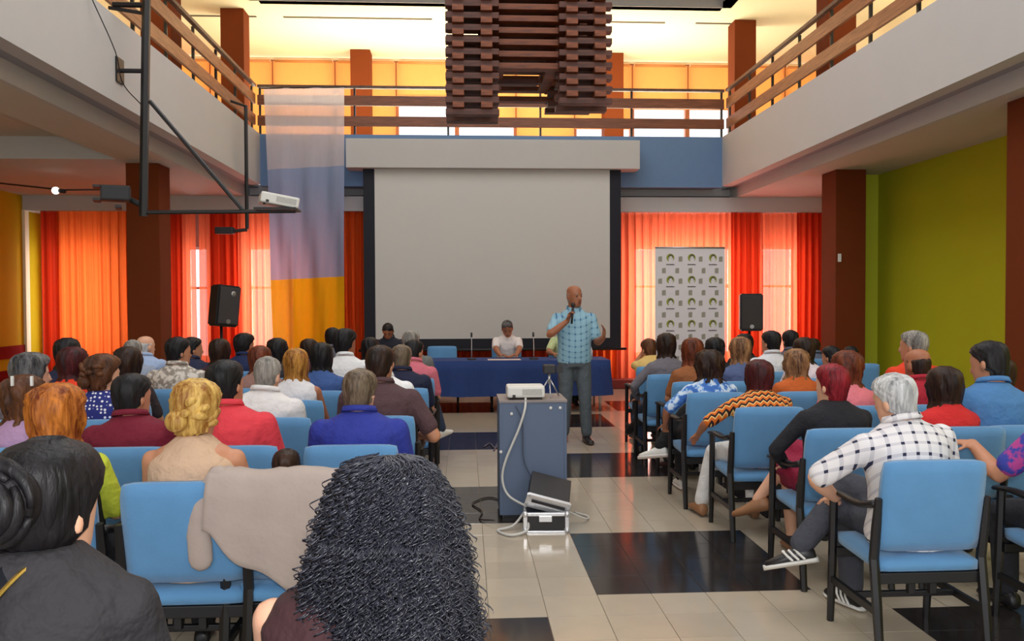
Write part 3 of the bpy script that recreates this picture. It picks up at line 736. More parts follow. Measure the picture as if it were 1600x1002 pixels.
# panel table
YTf = 11.9
tl, tr = at(664, 563, YTf), at(952, 563, YTf)
TXc, TW2 = (tl.x + tr.x) / 2, (tr.x - tl.x) / 2
M_tbl = mat('table_grey', rgb(120, 118, 116), .5)
tabl = thing('panel_table', 'long speakers table under the dark blue cloth in front of the screen', 'table', (TXc, YTf, 0))
bx('table_top', -TW2 + .02, TW2 - .02, .02, .73, .71, .74, M_tbl, tabl, .004)
for x in (-TW2 + .12, -.12, .12, TW2 - .12):
    for y in (.1, .65): tb('leg', [(x, y, .71), (x, y, 0)], .018, M_silver, tabl)
M_cloth = mat('tablecloth_blue', rgb(36, 62, 122), .85, noise_amt=.1, noise_scale=3, bump=.2, bump_scale=14)
def cloth():
    vs = []; fs = []; n = 160; per = []
    W, D = TW2 + .012, .76
    def along(k):
        L = 2 * (2 * W + D); s = k / n * L
        if s < 2 * W: return Vector((-W + s, -.01, 0)), Vector((0, -1, 0))
        s -= 2 * W
        if s < D: return Vector((W, -.01 + s, 0)), Vector((1, 0, 0))
        s -= D
        if s < 2 * W: return Vector((W - s, D - .01, 0)), Vector((0, 1, 0))
        s -= 2 * W
        return Vector((-W, D - .01 - s, 0)), Vector((-1, 0, 0))
    zs = [.752, .745, .6, .45, .33, .24]
    for j, z in enumerate(zs):
        for k in range(n):
            p, nn = along(k); dz = .752 - z
            a = dz * .10 * (math.sin(k * .55 + 1.7 * math.sin(k * .13)) + .4 * math.sin(k * 1.7))
            side = dz * .12 if abs(nn.x) > .5 else 0
            q = p + nn * (a * .5 + .008 * (j > 0) + side); vs.append((q.x, q.y, z + (.004 * math.sin(k * .3) if j == 5 else 0)))
    for j in range(len(zs) - 1):
        for k in range(n):
            fs.append((j * n + k, j * n + (k + 1) % n, (j + 1) * n + (k + 1) % n, (j + 1) * n + k))
    fs.append(tuple(range(n)))
    return vs, fs
o = pydata('tablecloth', *cloth(), M_cloth, None, True); o.location = (TXc, YTf, 0); tag(o, 'dark blue cloth draped over the long speakers table', 'tablecloth')
for p in o.data.polygons:
    if len(p.vertices) > 4: p.use_smooth = False
for k, (px, lab) in enumerate(((737, 'slim table microphone left of the white-shirted panel speaker'), (834, 'slim table microphone right of the white-shirted panel speaker'))):
    q = at(px, 560, YTf + .25); mc = thing('table_microphone', lab, 'microphone', (q.x, YTf + .25, .754), 0, 'table microphones')
    bm = bmesh.new(); bmesh.ops.create_cone(bm, cap_ends=True, segments=20, radius1=.07, radius2=.06, depth=.02, matrix=Matrix.Translation((0, 0, .012))); obj('base', bm, M_dark, mc)
    tb('gooseneck', smooth_path([(0, 0, .02), (0, .0, .2), (0, .06, .34)], 6), .006, M_silver, mc); tb('capsule', [(0, .055, .33), (0, .09, .39)], .014, M_dark, mc)
q = at(790, 562, YTf + .2)
tag(bx('paper_sheet', q.x - .26, q.x + .22, YTf + .1, YTf + .34, .753, .757, mat('paper', rgb(225, 205, 200), .8), None), 'white paper sheets lying before the white-shirted panel speaker', 'paper')
q = at(923, 560, YTf + .2); bt = thing('water_bottle', 'small clear-white water bottle on the table right of the standing presenter', 'bottle', (q.x, YTf + .2, .752))
bm = bmesh.new(); tube(bm, [(0, 0, 0), (0, 0, .12), (0, 0, .15), (0, 0, .17)], [.03, .03, .018, .012], 14); obj('bottle_body', bm, mat('bottle_plastic', rgb(220, 226, 232), .2), bt, None, True)
tb('cap', [(0, 0, .17), (0, 0, .19)], .014, M_bluefab, bt)
# red bench / dais edge behind the table
M_bench = mat('red_bench', rgb(178, 52, 34), .6)
M_darkred = mat('dark_red_dais', rgb(120, 30, 22), .6)
tag(bx('dais_step', -2.6, 3.2, 15.0, 15.35, 0, .16, M_darkred, None, .01), 'low dark red step along the curtains behind the speakers table', 'step')
# ------------------------------------------------------------------ chairs
def make_chair():
    t = thing('chair', 'x', 'chair', (0, 0, 0))
    M_frame = mat('chair_black', rgb(22, 20, 22), .4, noise_amt=.1)
    def pad(nm, w, h, d, mtx, crown):
        bm = bmesh.new(); nx, nz = 10, 8; g = {}
        for s in (0, 1):
            for i in range(nx + 1):
                for j in range(nz + 1):
                    u, v = i / nx * 2 - 1, j / nz * 2 - 1
                    rx = w / 2 * u; rz = h / 2 * v
                    # rounded corners
                    e = max(0, abs(u) ** 6 + abs(v) ** 6)
                    k = 1 - .045 * max(0, (u * u * v * v) ** 3)
                    f = (1 - abs(u) ** 8) * (1 - abs(v) ** 8)
                    y = (d / 2 * (.55 + .45 * f) + (crown * (1 - u * u) * (1 - v * v))) * (1 if s else -1)
                    g[s, i, j] = bm.verts.new((rx * k, y, rz * k))
        for s in (0, 1):
            for i in range(nx):
                for j in range(nz): bm.faces.new((g[s, i, j], g[s, i + 1, j], g[s, i + 1, j + 1], g[s, i, j + 1]))
        for i in range(nx):
            for j in (0, nz): bm.faces.new((g[0, i, j], g[0, i + 1, j], g[1, i + 1, j], g[1, i, j]))
        for j in range(nz):
            for i in (0, nx): bm.faces.new((g[0, i, j], g[0, i, j + 1], g[1, i, j + 1], g[1, i, j]))
        bmesh.ops.transform(bm, matrix=mtx, verts=bm.verts)
        return obj(nm, bm, M_bluefab, t, None, True)
    pad('seat', .47, .46, .075, Matrix.Translation((0, 0, .425)) @ Matrix.Rotation(R(90 + 2), 4, 'X'), .008)
    pad('backrest', .47, .42, .055, Matrix.Translation((0, -.225, .69)) @ Matrix.Rotation(R(9), 4, 'X'), .010)
    for s in (-1, 1):
        x = s * .248
        bm = bmesh.new(); tube(bm, [(x, -.27, 0), (x, -.235, .25), (x, -.205, .45), (x, -.225, .6), (x, -.245, .73)], [.018, .022, .022, .021, .016], 6); obj('leg', bm, M_frame, t)
        bm = bmesh.new(); tube(bm, [(x, .235, 0), (x, .215, .3), (x, .2, .655)], [.017, .021, .02], 6); obj('leg', bm, M_frame, t)
        bm = bmesh.new(); pts = smooth_path([(x, .24, .655), (x * 1.03, .1, .672), (x * 1.02, -.08, .668), (x * .99, -.22, .70)], 4); 
        fr = frames(pts); rings = []
        for i, (p, tt, u, w) in enumerate(fr):
            k = i / (len(fr) - 1); ww = .030 - .008 * abs(k - .35); hh = .013 + .006 * k
            rings.append([bm.verts.new(p + w * (ww * math.cos(q)) + u * (hh * math.sin(q))) for q in [2 * math.pi * z / 8 for z in range(8)]])
        for a, b in zip(rings, rings[1:]):
            for k in range(8): bm.faces.new((a[k], a[(k + 1) % 8], b[(k + 1) % 8], b[k]))
        bm.faces.new(rings[0][::-1]); bm.faces.new(rings[-1]); obj('armrest', bm, M_frame, t, None, True)
        bx('stretcher', x - .011, x + .011, -.23, .21, .2, .235, M_frame, t, .003)
        bx('connector', s * .05 - .016, s * .05 + .016, -.17, -.14, .27, .36, M_frame, t, .003)
    bx('seat_rail', -.24, .24, -.215, -.185, .335, .385, M_frame, t, .004); bx('seat_rail', -.24, .24, .18, .21, .34, .385, M_frame, t, .004)
    bx('cross_stretcher', -.24, .24, -.02, .005, .205, .232, M_frame, t, .003)
    return t
CH0 = make_chair(); CH_USED = [False]
def chair(x, y, label, rz=0, group='blue audience chairs'):
    c = CH0 if not CH_USED[0] else copy_tree(CH0); CH_USED[0] = True
    c.location = (x, y, 0); c.rotation_euler = (0, 0, rz); tag(c, label, 'chair', group); return c

# ------------------------------------------------------------------ people
HEAD = [(-.118, .048, .018, .018), (-.112, .046, .034, .03), (-.097, .037, .050, .052), (-.068, .021, .061, .074), (-.03, .008, .069, .088), (0, .002, .074, .095),
        (.035, -.002, .077, .099), (.065, -.004, .074, .096), (.09, -.006, .063, .083), (.108, -.006, .044, .060), (.118, -.006, .016, .022)]
def head_at(z):
    if z <= HEAD[0][0]: return HEAD[0][1:]
    for a, b in zip(HEAD, HEAD[1:]):
        if z <= b[0]:
            k = (z - a[0]) / (b[0] - a[0]); return tuple(a[i] + (b[i] - a[i]) * k for i in (1, 2, 3))
    return HEAD[-1][1:]
def loft(bm, rings, seg=18):
    """rings: (centre, ax, ay) vectors"""
    vs = []
    for c, ax, ay in rings:
        vs.append([bm.verts.new(c + ax * math.cos(2 * math.pi * k / seg) + ay * math.sin(2 * math.pi * k / seg)) for k in range(seg)])
    for a, b in zip(vs, vs[1:]):
        for k in range(seg): bm.faces.new((a[k], a[(k + 1) % seg], b[(k + 1) % seg], b[k]))
    bm.faces.new(vs[0][::-1]); bm.faces.new(vs[-1])
def limb(bm, pts, rad, seg=12, n=4):
    """capsule-ended tapered tube through the joints"""
    P = []; r = []
    for i in range(len(pts) - 1):
        for k in range(n):
            u = k / n; P.append(pts[i].lerp(pts[i + 1], u)); r.append(rad[i] + (rad[i + 1] - rad[i]) * u)
    P.append(pts[-1].copy()); r.append(rad[-1])
    d0 = (P[0] - P[1]).normalized(); d1 = (P[-1] - P[-2]).normalized()
    P = [P[0] + d0 * r[0] * .9, P[0] + d0 * r[0] * .5] + P + [P[-1] + d1 * r[-1] * .5, P[-1] + d1 * r[-1] * .9]
    r = [r[0] * .35, r[0] * .85] + r + [r[-1] * .85, r[-1] * .35]
    tube(bm, P, r, seg)
def ik(S, T, l1, l2, pole):
    d = T - S; L = min(d.length, (l1 + l2) * .995); dn = d.normalized(); T2 = S + dn * L
    a = (l1 * l1 - l2 * l2 + L * L) / (2 * L); h = math.sqrt(max(0, l1 * l1 - a * a))
    p = pole - dn * pole.dot(dn); p = p.normalized() if p.length > 1e-5 else dn.orthogonal().normalized()
    return S + dn * a + p * h, T2
def hand(bm, W, d, n, side, curl=.5, hs=1.0, spread=.12):
    d = d.normalized(); n = (n - d * n.dot(d)).normalized(); s = d.cross(n).normalized()
    if side < 0: pass
    c = lambda a, b, e: W + (d * a + s * b + n * e) * hs
    loft(bm, [(c(-.01, 0, 0), s * .026 * hs, n * .020 * hs), (c(.02, 0, 0), s * .034 * hs, n * .019 * hs), (c(.06, 0, 0), s * .040 * hs, n * .016 * hs), (c(.09, 0, .003), s * .038 * hs, n * .013 * hs)], 10)
    for i, L in enumerate((.068, .080, .074, .058)):
        b = (-.029 + .0195 * i); dirv = (d + s * (i - 1.5) * spread).normalized(); p = c(.082, b, .002); pts = [p]; ang = .15 + curl * .35
        for k, f in enumerate((.45, .32, .23)):
            v = (dirv * math.cos(ang) + n * math.sin(ang)).normalized(); p = p + v * L * f * hs; pts.append(p); ang += curl * .9
        limb(bm, pts, [.0098 * hs, .0093 * hs, .0087 * hs, .0078 * hs], 7, 2)
    sd = -side
    p = c(.025, sd * .03, .006); v1 = (d * .6 + s * sd * .75 + n * .3).normalized(); v2 = (d * .9 + s * sd * .3 + n * (.3 + .4 * curl)).normalized()
    limb(bm, [p, p + v1 * .04 * hs, p + (v1 * .04 + v2 * .03) * hs, p + (v1 * .04 + v2 * .052) * hs], [.013 * hs, .0115 * hs, .0105 * hs, .009 * hs], 8, 2)
SKIN = {'light': mat('skin_light', rgb(226, 172, 142), .55, noise_amt=.06, noise_scale=25), 'mid': mat('skin_mid', rgb(196, 136, 104), .55, noise_amt=.06, noise_scale=25), 'tan': mat('skin_tan', rgb(168, 106, 76), .5, noise_amt=.07, noise_scale=25)}
HAIRC = {'black': hairmat('black', rgb(10, 9, 11), rgb(34, 31, 35)), 'darkbrown': hairmat('darkbrown', rgb(22, 13, 10), rgb(60, 36, 25)), 'brown': hairmat('brown', rgb(52, 28, 16), rgb(110, 66, 38)),
         'orange': hairmat('orange', rgb(108, 44, 10), rgb(214, 128, 50)), 'blonde': hairmat('blonde', rgb(140, 86, 30), rgb(236, 196, 110)), 'ginger': hairmat('ginger', rgb(104, 56, 16), rgb(206, 146, 66)),
         'grey': hairmat('grey', rgb(88, 84, 80), rgb(176, 170, 162)), 'silver': hairmat('silver', rgb(128, 128, 130), rgb(222, 222, 222)), 'saltpepper': hairmat('saltpepper', rgb(26, 26, 30), rgb(120, 118, 118)),
         'burgundy': hairmat('burgundy', rgb(38, 10, 14), rgb(88, 28, 32)), 'redwine': hairmat('redwine', rgb(78, 10, 20), rgb(158, 34, 46)), 'highlight': hairmat('highlight', rgb(66, 38, 24), rgb(176, 130, 90)),
         'auburn': hairmat('auburn', rgb(62, 24, 14), rgb(130, 62, 34)), 'greybrown': hairmat('greybrown', rgb(64, 50, 40), rgb(136, 118, 98))}

def hair_rows(style):
    zs = [.122, .117, .107, .09, .07, .048, .025, 0, -.025, -.05, -.075]
    P = dict(t=.012, zend=-.075, ear=96, nape=72, amp=.003, fr=26, long=None)
    P.update({'short': {}, 'crop': dict(t=.006, amp=.0015), 'shortthick': dict(t=.02, amp=.005), 'bald': dict(t=.006, amp=.002),
              'bob': dict(t=.024, ear=122, nape=116, amp=.005, fr=22, long=(-.16, .9)), 'wavybob': dict(t=.034, ear=124, nape=118, amp=.010, fr=15, long=(-.17, .96)),
              'long': dict(t=.020, ear=118, nape=108, amp=.006, fr=20, long=(-.34, .88)), 'longwavy': dict(t=.028, ear=120, nape=110, amp=.011, fr=14, long=(-.34, .98)),
              'shoulder': dict(t=.024, ear=118, nape=110, amp=.007, fr=18, long=(-.24, .92)),
              'curlyshort': dict(t=.040, ear=122, nape=116, amp=.016, fr=13, long=(-.2, 1.08)),
              'updo': dict(t=.022, ear=100, nape=80, amp=.007, fr=16), 'bun': dict(t=.016, ear=104, nape=84, amp=.0022, fr=40), 'pony': dict(t=.014, ear=100, nape=80, amp=.004, fr=22)}[style])
    out = []
    for z in zs:
        if style == 'bald' and z > .05: continue
        cy, rx, ry = head_at(min(z, .117)); t = P['t']
        A = 180 if z >= .075 else (150 if z >= .06 else (124 if z >= .04 else (P['ear'] + 8 if z >= .01 else P['ear'])))
        if z < -.04: A = P['nape']
        if z > .118: zz, rx, ry = z + t, .012, .014
        else: zz = z + t * max(0, (z - .03) / .09)
        if style == 'bald': t = {.048: -.002, .025: .003, 0: .005}.get(z, .006)
        out.append([zz, rx + t, ry + t * 1.1, cy - (.004 if z < 0 else 0), A])
    # nape: pull the sections in to the neck behind
    for r in out:
        if r[0] < -.03: 
            k = (-.03 - r[0]) / .05; r[1] = max(r[1], .066 + P['t'] - .006 * k); r[2] = max(r[2], .085 + P['t'] - .012 * k); r[3] = -.0
    if style == 'bun': out = [o for o in out if o[0] > -.06]
    elif not P['long']:
        out.append([-.088, out[-1][1] * .9, out[-1][2] * .93, out[-1][3], 52])
    if P['long']:
        ze, w = P['long']; z = -.1; last = out[-1]
        base_rx = max(o[1] for o in out)
        while z > ze - .001:
            k = (z + .075) / (ze + .075)
            out.append([z, base_rx * (1 - (1 - w) * k) + .01 * math.sin(k * 3), .085 + P['t'] - (.03 * k if ze < -.2 else .01 * k), -.004 - .02 * k, P['nape'] + (0 if ze > -.2 else -22 * k)])
            z -= .03
        out.append([z - .012, out[-1][1] * .86, out[-1][2] * .85, out[-1][3], out[-1][4] - 6])
    return out, P
def hair_mesh(style, M, seed, hs):
    rows_, P = hair_rows(style); nT = 56; vs = []; fs = []; rnd = random.Random(seed); ph = rnd.random() * 9
    n = len(rows_)
    for layer in (0, 1):
        for j, (z, rx, ry, cy, A) in enumerate(rows_):
            for i in range(nT + 1):
                u = i / nT * 2 - 1; th = R(A) * u
                if layer == 0:
                    fade = min(1, j / 3); q = Vector((math.sin(th) * 3, math.cos(th) * 3, z * 9 + ph))
                    dd = P['amp'] * fade * (math.sin(P['fr'] * th * .5 + ph + 2.2 * math.sin(z * 22 + ph)) * .7 + 1.1 * noise.noise(q * 2.1))
                    zz = z + (P['amp'] * 2.5 * noise.noise(q * 3) if j == n - 1 else 0)
                    edge = 1 - .35 * max(0, abs(u) - .9) / .1 if A < 179 else 1
                    k = 1.0; x, y = (rx * edge + dd) * math.sin(th), cy - (ry + dd) * math.cos(th)
                    vs.append((x, y, zz))
                else:
                    cy2, hx, hy = head_at(max(-.07, min(z, .117)))
                    ix, iy = max(.01, min(rx - .012, hx - .006)), max(.01, min(ry - .012, hy - .006))
                    vs.append((ix * math.sin(th), cy - iy * math.cos(th), min(z, z - .012)))
    w = nT + 1; o = n * w
    for j in range(n - 1):
        for i in range(nT):
            a = j * w + i; fs.append((a, a + w, a + w + 1, a + 1)); fs.append((o + a, o + a + 1, o + a + w + 1, o + a + w))
        for i in (0, nT):
            a = j * w + i; fs.append((a, a + w, o + a + w, o + a) if i else (a, o + a, o + a + w, a + w))
    for j in (0, n - 1):
        for i in range(nT):
            a = j * w + i; fs.append((a, a + 1, o + a + 1, o + a) if j == 0 else (a, o + a, o + a + 1, a + 1))
    S = Matrix.Diagonal((hs, hs, hs, 1))
    vs = [M @ (S @ Vector(p)) for p in vs]
    me = bpy.data.meshes.new('hair'); me.from_pydata([tuple(p) for p in vs], [], fs); me.update()
    return me
def add_remesh(o, vox, it=4):
    m = o.modifiers.new('remesh', 'REMESH'); m.mode = 'VOXEL'; m.voxel_size = vox; m.use_smooth_shade = True
    if it:
        s = o.modifiers.new('smooth', 'SMOOTH'); s.factor = .5; s.iterations = it

def person(label, X, Y, htop=1.27, sex='m', hair=('short', 'black'), shirt=None, trousers=None, skin='mid', rz=0, head=(0, 0, 0), lean=(0, 0, 0),
           sleeve='short', arms=('lap', 'lap'), legs=('sit', 'sit'), shoes=None, stand=False, vox=.0135, face=False, bottoms='trousers', seat=.47, group='seated audience', wide=1.0, curls=None, small=1.0, elbow=(None, None), tk=1.03, vest=None):
    t = thing('person', label, 'person', (X, Y, 0), rz, group)
    fem = sex == 'f'
    if stand:
        k = htop / 1.75; RINGS = [(.84, 0, .155, .11), (.93, 0, .172, .125), (1.02, .012, .166, .130), (1.12, .014, .166, .132), (1.24, .004, .176, .124), (1.35, -.01, .188, .115), (1.425, -.015, .155, .088), (1.475, -.02, .07, .062)]
        RINGS = [(z * k, y * k, a * k * wide, b * k * wide) for z, y, a, b in RINGS]
        hipz, sh, hc, nb = .91 * k, Vector((.178 * k * wide, -.015 * k, 1.385 * k)), Vector((0, .015 * k, htop - .122 * k)), Vector((0, -.018 * k, 1.46 * k)); piv = Vector((0, 0, .95 * k)); hs = k; ak = k
    else:
        k = (htop - seat) / (1.27 - .47) ; hs = small * (.55 + .45 * k); hk = k; k = k * tk
        base = [(.0, -.05, .165, .13), (.05, -.05, .178, .14), (.15, -.06, .163, .128), (.28, -.075, .16, .122), (.39, -.09, .175, .125), (.465, -.095, .185, .115), (.52, -.095, .152, .088), (.555, -.09, .07, .062)]
        ws = (.87 if fem else 1.0) * wide * small
        RINGS = [(seat + z * k, y, a * ws * (1.1 if fem and z < .1 else 1), b * (.92 if fem else 1) * wide * small) for z, y, a, b in base]
        hipz = seat + .085 * small; sh = Vector((.172 * ws, -.092, seat + .475 * k)); nb = Vector((0, -.092, seat + .545 * k)); hc = Vector((0, -.055, htop - .122 * hs)); piv = Vector((0, -.05, seat + .05)); ak = (.45 + .55 * hk) * (.93 if fem else 1) * (small * .5 + .5)
    U = Matrix.Translation(piv) @ Euler((-R(lean[0]), R(lean[1]), R(lean[2])), 'XYZ').to_matrix().to_4x4() @ Matrix.Translation(-piv)
    n = len(RINGS)
    def ring(i, inf=0):
        z, y, a, b = RINGS[i]; f = min(1, max(0, (z - RINGS[1][0]) / (RINGS[4][0] - RINGS[1][0])))
        p = Vector((0, y, z)); q = p.lerp(U @ p, f); U3 = U.to_3x3()
        ax = Vector((1, 0, 0)).lerp(U3 @ Vector((1, 0, 0)), f).normalized(); ay = Vector((0, 1, 0)).lerp(U3 @ Vector((0, 1, 0)), f).normalized()
        return (q, ax * (a + inf), ay * (b + inf))
    HM = U @ Matrix.Translation(hc) @ Euler((-R(head[1]), R(head[2]), R(head[0])), 'YXZ').to_matrix().to_4x4()
    HS = HM @ Matrix.Diagonal((hs, hs, hs, 1))
    bm = bmesh.new()
    loft(bm, [ring(i) for i in range(n)])
    H3 = HM.to_3x3()
    loft(bm, [(HS @ Vector((0, cy, z)), H3 @ Vector((rx * hs, 0, 0)), H3 @ Vector((0, ry * hs, 0))) for z, cy, rx, ry in HEAD], 20)
    nr = (.046 if fem else .056) * hs
    limb(bm, [U @ (nb - Vector((0, 0, .05))), U @ nb, HS @ Vector((0, -.022, -.05))], [nr * 1.25, nr * 1.08, nr], 14, 3)
    tube(bm, [HS @ Vector(p) for p in ((0, .088, .022), (0, .102, -.008), (0, .112, -.03), (0, .094, -.044))], [.008 * hs, .011 * hs, .015 * hs, .010 * hs], 8)
    ellipsoid(bm, (0, 0, 0), 1, 1, 1, 10, 8, HS @ Matrix.Translation((0, .082, -.069)) @ Matrix.Diagonal((.026, .014, .012, 1)))
    ellipsoid(bm, (0, 0, 0), 1, 1, 1, 10, 8, HS @ Matrix.Translation((0, .084, .026)) @ Matrix.Diagonal((.052, .015, .011, 1)))
    ellipsoid(bm, (0, 0, 0), 1, 1, 1, 10, 8, HS @ Matrix.Translation((0, .066, -.1)) @ Matrix.Diagonal((.028, .022, .018, 1)))
    for s in (-1, 1):
        ellipsoid(bm, (0, 0, 0), 1, 1, 1, 10, 8, HS @ Matrix.Translation((s * .079, -.012, -.008)) @ Matrix.Rotation(R(s * 18), 4, 'Z') @ Matrix.Diagonal((.012, .021, .033, 1)))
    # arms
    l1, l2 = .285 * ak, .25 * ak; AR = []
    for s, pose, el in ((-1, arms[0], elbow[0]), (1, arms[1], elbow[1])):
        S = U @ Vector((s * sh.x, sh.y, sh.z)); nrm = Vector((0, 0, -1)); pole = Vector((s * .7, -.6, -.5)); curl = .5; hd = None
        if pose == 'lap': T = Vector((s * .085, .2, hipz + .13)); hd = Vector((-s * .5, .8, -.15))
        elif pose == 'fold': T = Vector((-s * .06, .14, hipz + .2)); hd = Vector((-s * 1, .2, 0)); nrm = Vector((0, -1, -.3))
        elif pose == 'armrest': T = Vector((s * .26, .13, .73)); hd = Vector((0, 1, -.3)); pole = Vector((s * .5, -.8, -.3))
        else:
            T = Vector(pose[0]); hd = Vector(pose[1]) if pose[1] else None; nrm = Vector(pose[2]) if len(pose) > 2 else nrm; curl = pose[3] if len(pose) > 3 else .5
        if el: pole = Vector(el)
        E, W = ik(S, T, l1, l2, pole); AR.append((S, E, W))
        fa = .92 if fem else 1.06; fa *= ak
        limb(bm, [S, S.lerp(E, .5), E, E.lerp(W, .35), W], [.052 * fa, .046 * fa, .040 * fa, .040 * fa, .026 * fa])
        if hd is None: hd = W - E
        hand(bm, W, hd, nrm, s, curl, ak * .98)
    # legs
    LG = []; t1, t2 = .42 * (hs if stand else small), .41 * (hs if stand else small)
    for s, pose in ((-1, legs[0]), (1, legs[1])):
        Hj = Vector((s * .09 * (hs if stand else small), 0 if stand else -.03, hipz))
        if pose == 'sit': A = Vector((s * .11, .36 * small, .085)); fd = Vector((s * .15, 1, 0))
        else: A = Vector(pose[0]); fd = Vector(pose[1])
        K, A = ik(Hj, A, t1, t2, Vector((s * .05, 1, .9)) if len(pose) < 3 or pose == 'sit' else Vector(pose[2]))
        LG.append((Hj, K, A, fd.normalized())); f = (.93 if fem else 1.0) * (hs if stand else small)
        limb(bm, [Hj, Hj.lerp(K, .5), K, K.lerp(A, .35), A], [.086 * f, .074 * f, .056 * f, .054 * f, .036 * f])
        fd = fd.normalized(); fu = (K - A).normalized() if not stand else Vector((0, 0, 1)); fu = (fu - fd * fu.dot(fd)).normalized(); limb(bm, [A - fu * .035 - fd * .03, A + fd * .06 - fu * .052, A + fd * .13 - fu * .06], [.026 * f, .022 * f, .016 * f], 10, 2)
    body = obj('body', bm, SKIN[skin], t); add_remesh(body, vox, 3)
    # shirt
    if shirt:
        bm = bmesh.new(); inf = .013
        i0 = 0 if stand else 0
        rr = [ring(i, inf) for i in range(i0, n - 1)]
        c, ax, ay = ring(n - 1, 0.012); upv = U.to_3x3() @ Vector((0, 0, 1)); rr.append((c + upv * .004, ax * 1.12, ay * 1.12)); rr.append((c + upv * .022, ax * .92, ay * .95))
        if sleeve == 'halter': rr = [(c, ax * f, ay * 1.05) for (c, ax, ay), f in zip(rr, (1.01, 1.01, 1.01, 1.02, 1.02, .94, .80, .92, .86))]
        loft(bm, rr)
        if sleeve != 'halter' and sleeve != 'none':
            for (S, E, W) in AR:
                fa = (.92 if fem else 1.06) * ak
                if sleeve == 'short': pts, rad = [S, S.lerp(E, .4), S.lerp(E, .72)], [.062 * fa, .060 * fa, .060 * fa]
                elif sleeve == 'elbow': pts, rad = [S, S.lerp(E, .5), S.lerp(E, .88)], [.062 * fa, .060 * fa, .060 * fa]
                else: pts, rad = [S, S.lerp(E, .5), E, E.lerp(W, .4), E.lerp(W, .93)], [.062 * fa, .057 * fa, .052 * fa, .050 * fa, .038 * fa]
                limb(bm, pts, rad)
        o = obj('shirt', bm, shirt, t); add_remesh(o, .0135, 3)
    if vest:
        bm = bmesh.new(); rr = [ring(i, .024) for i in range(0, n - 1)]; c, ax, ay = ring(n - 1, .02); rr.append((c + upv * .006, ax * 1.1, ay * 1.1))
        loft(bm, [(c, ax * f, ay) for (c, ax, ay), f in zip(rr, (1, 1, 1, 1, .97, .88, .86, 1))]); o = obj('vest', bm, vest, t); add_remesh(o, .0135, 3)
    if shirt and not fem and sleeve in ('short', 'elbow', 'long'):
        bm = bmesh.new(); c, ax, ay = ring(n - 1, .004); cp = []
        for q in range(21):
            a_ = 2 * math.pi * q / 20; cp.append(c + upv * (.026 - .016 * math.sin(a_)) + ax * 1.0 * math.cos(a_) + ay * 1.06 * math.sin(a_))
        rg_ = [[bm.verts.new(p_ + upv * dz_ + (p_ - c).normalized() * dr_) for dz_, dr_ in ((-.016, .006), (.014, -.004), (.016, .002), (-.014, .014))] for p_ in cp]
        for a_, b_ in zip(rg_, rg_[1:]):
            for q in range(4): bm.faces.new((a_[q], a_[(q + 1) % 4], b_[(q + 1) % 4], b_[q]))
        obj('collar', bm, shirt, t, None, True)
    if trousers:
        bm = bmesh.new(); f = (.93 if fem else 1.0) * (hs if stand else small)
        if stand: loft(bm, [ring(0, .02), ring(1, .008), ring(2, .006)])
        else: loft(bm, [ring(0, .016), ring(1, .01), ring(2, .006)])
        for (Hj, K, A, fd) in LG:
            if bottoms == 'trousers': limb(bm, [Hj, Hj.lerp(K, .5), K, K.lerp(A, .35), K.lerp(A, .94)], [.098 * f, .09 * f, .074 * f, .070 * f, .062 * f])
            elif bottoms == 'skirt': limb(bm, [Hj, Hj.lerp(K, .5), K], [.1 * f, .096 * f, .074 * f])
        if bottoms == 'skirt':
            (H0, K0, _, _), (H1, K1, _, _) = LG; loft(bm, [((H0 + H1) / 2, Vector((.17 * f, 0, 0)), Vector((0, 0, .1))), ((K0 + K1) / 2, Vector(((K1 - K0).length / 2 + .07, 0, 0)), Vector((0, 0, .08)))])
        o = obj('trousers' if bottoms == 'trousers' else 'skirt', bm, trousers, t); add_remesh(o, .016, 3)
    if shoes:
        for (Hj, K, A, fd) in LG:
            bm = bmesh.new(); up = (K - A).normalized() if not stand else Vector((0, 0, 1)); up = (up - fd * up.dot(fd)).normalized() if abs(up.dot(fd)) < .98 else Vector((0, 0, 1)); sd = fd.cross(up).normalized(); f = (hs if stand else small)
            B = A - up * .082 * f + up * .002
            def rg(a, h, w, z0): return (B + fd * a * f + up * (z0 + h / 2) * f, sd * w * f, up * h / 2 * f)
            loft(bm, [rg(-.075, .04, .022, .012), rg(-.065, .085, .034, .0), rg(-.02, .10, .039, 0), (rg(.03, .085, .040, 0)), rg(.09, .062, .044, 0), rg(.14, .05, .042, 0), rg(.175, .035, .028, .004), rg(.185, .018, .012, .008)], 14)
            so = obj('shoe', bm, shoes if not isinstance(shoes, tuple) else shoes[0], t, None, True)
            if isinstance(shoes, tuple):
                bm = bmesh.new()
                loft(bm, [(B + fd * a * f + up * .008 * f, sd * w * f, up * .014 * f) for a, w in ((-.083, .015), (-.07, .036), (0, .042), (.09, .048), (.15, .045), (.185, .026), (.195, .01))], 14)
                obj('sole', bm, shoes[1], so, None, True)
                if len(shoes) > 2:
                    for q in (.0, .03, .06):
                        for sgn in (-1, 1):
                            bm = bmesh.new(); tube(bm, [B + (fd * (q - .02) + up * .018 + sd * sgn * .043) * f, B + (fd * (q + .004) + up * .05 + sd * sgn * .040) * f, B + (fd * (q + .02) + up * .075 + sd * sgn * .026) * f], .0065 * f, 6); obj('shoe_stripe', bm, shoes[1], so)
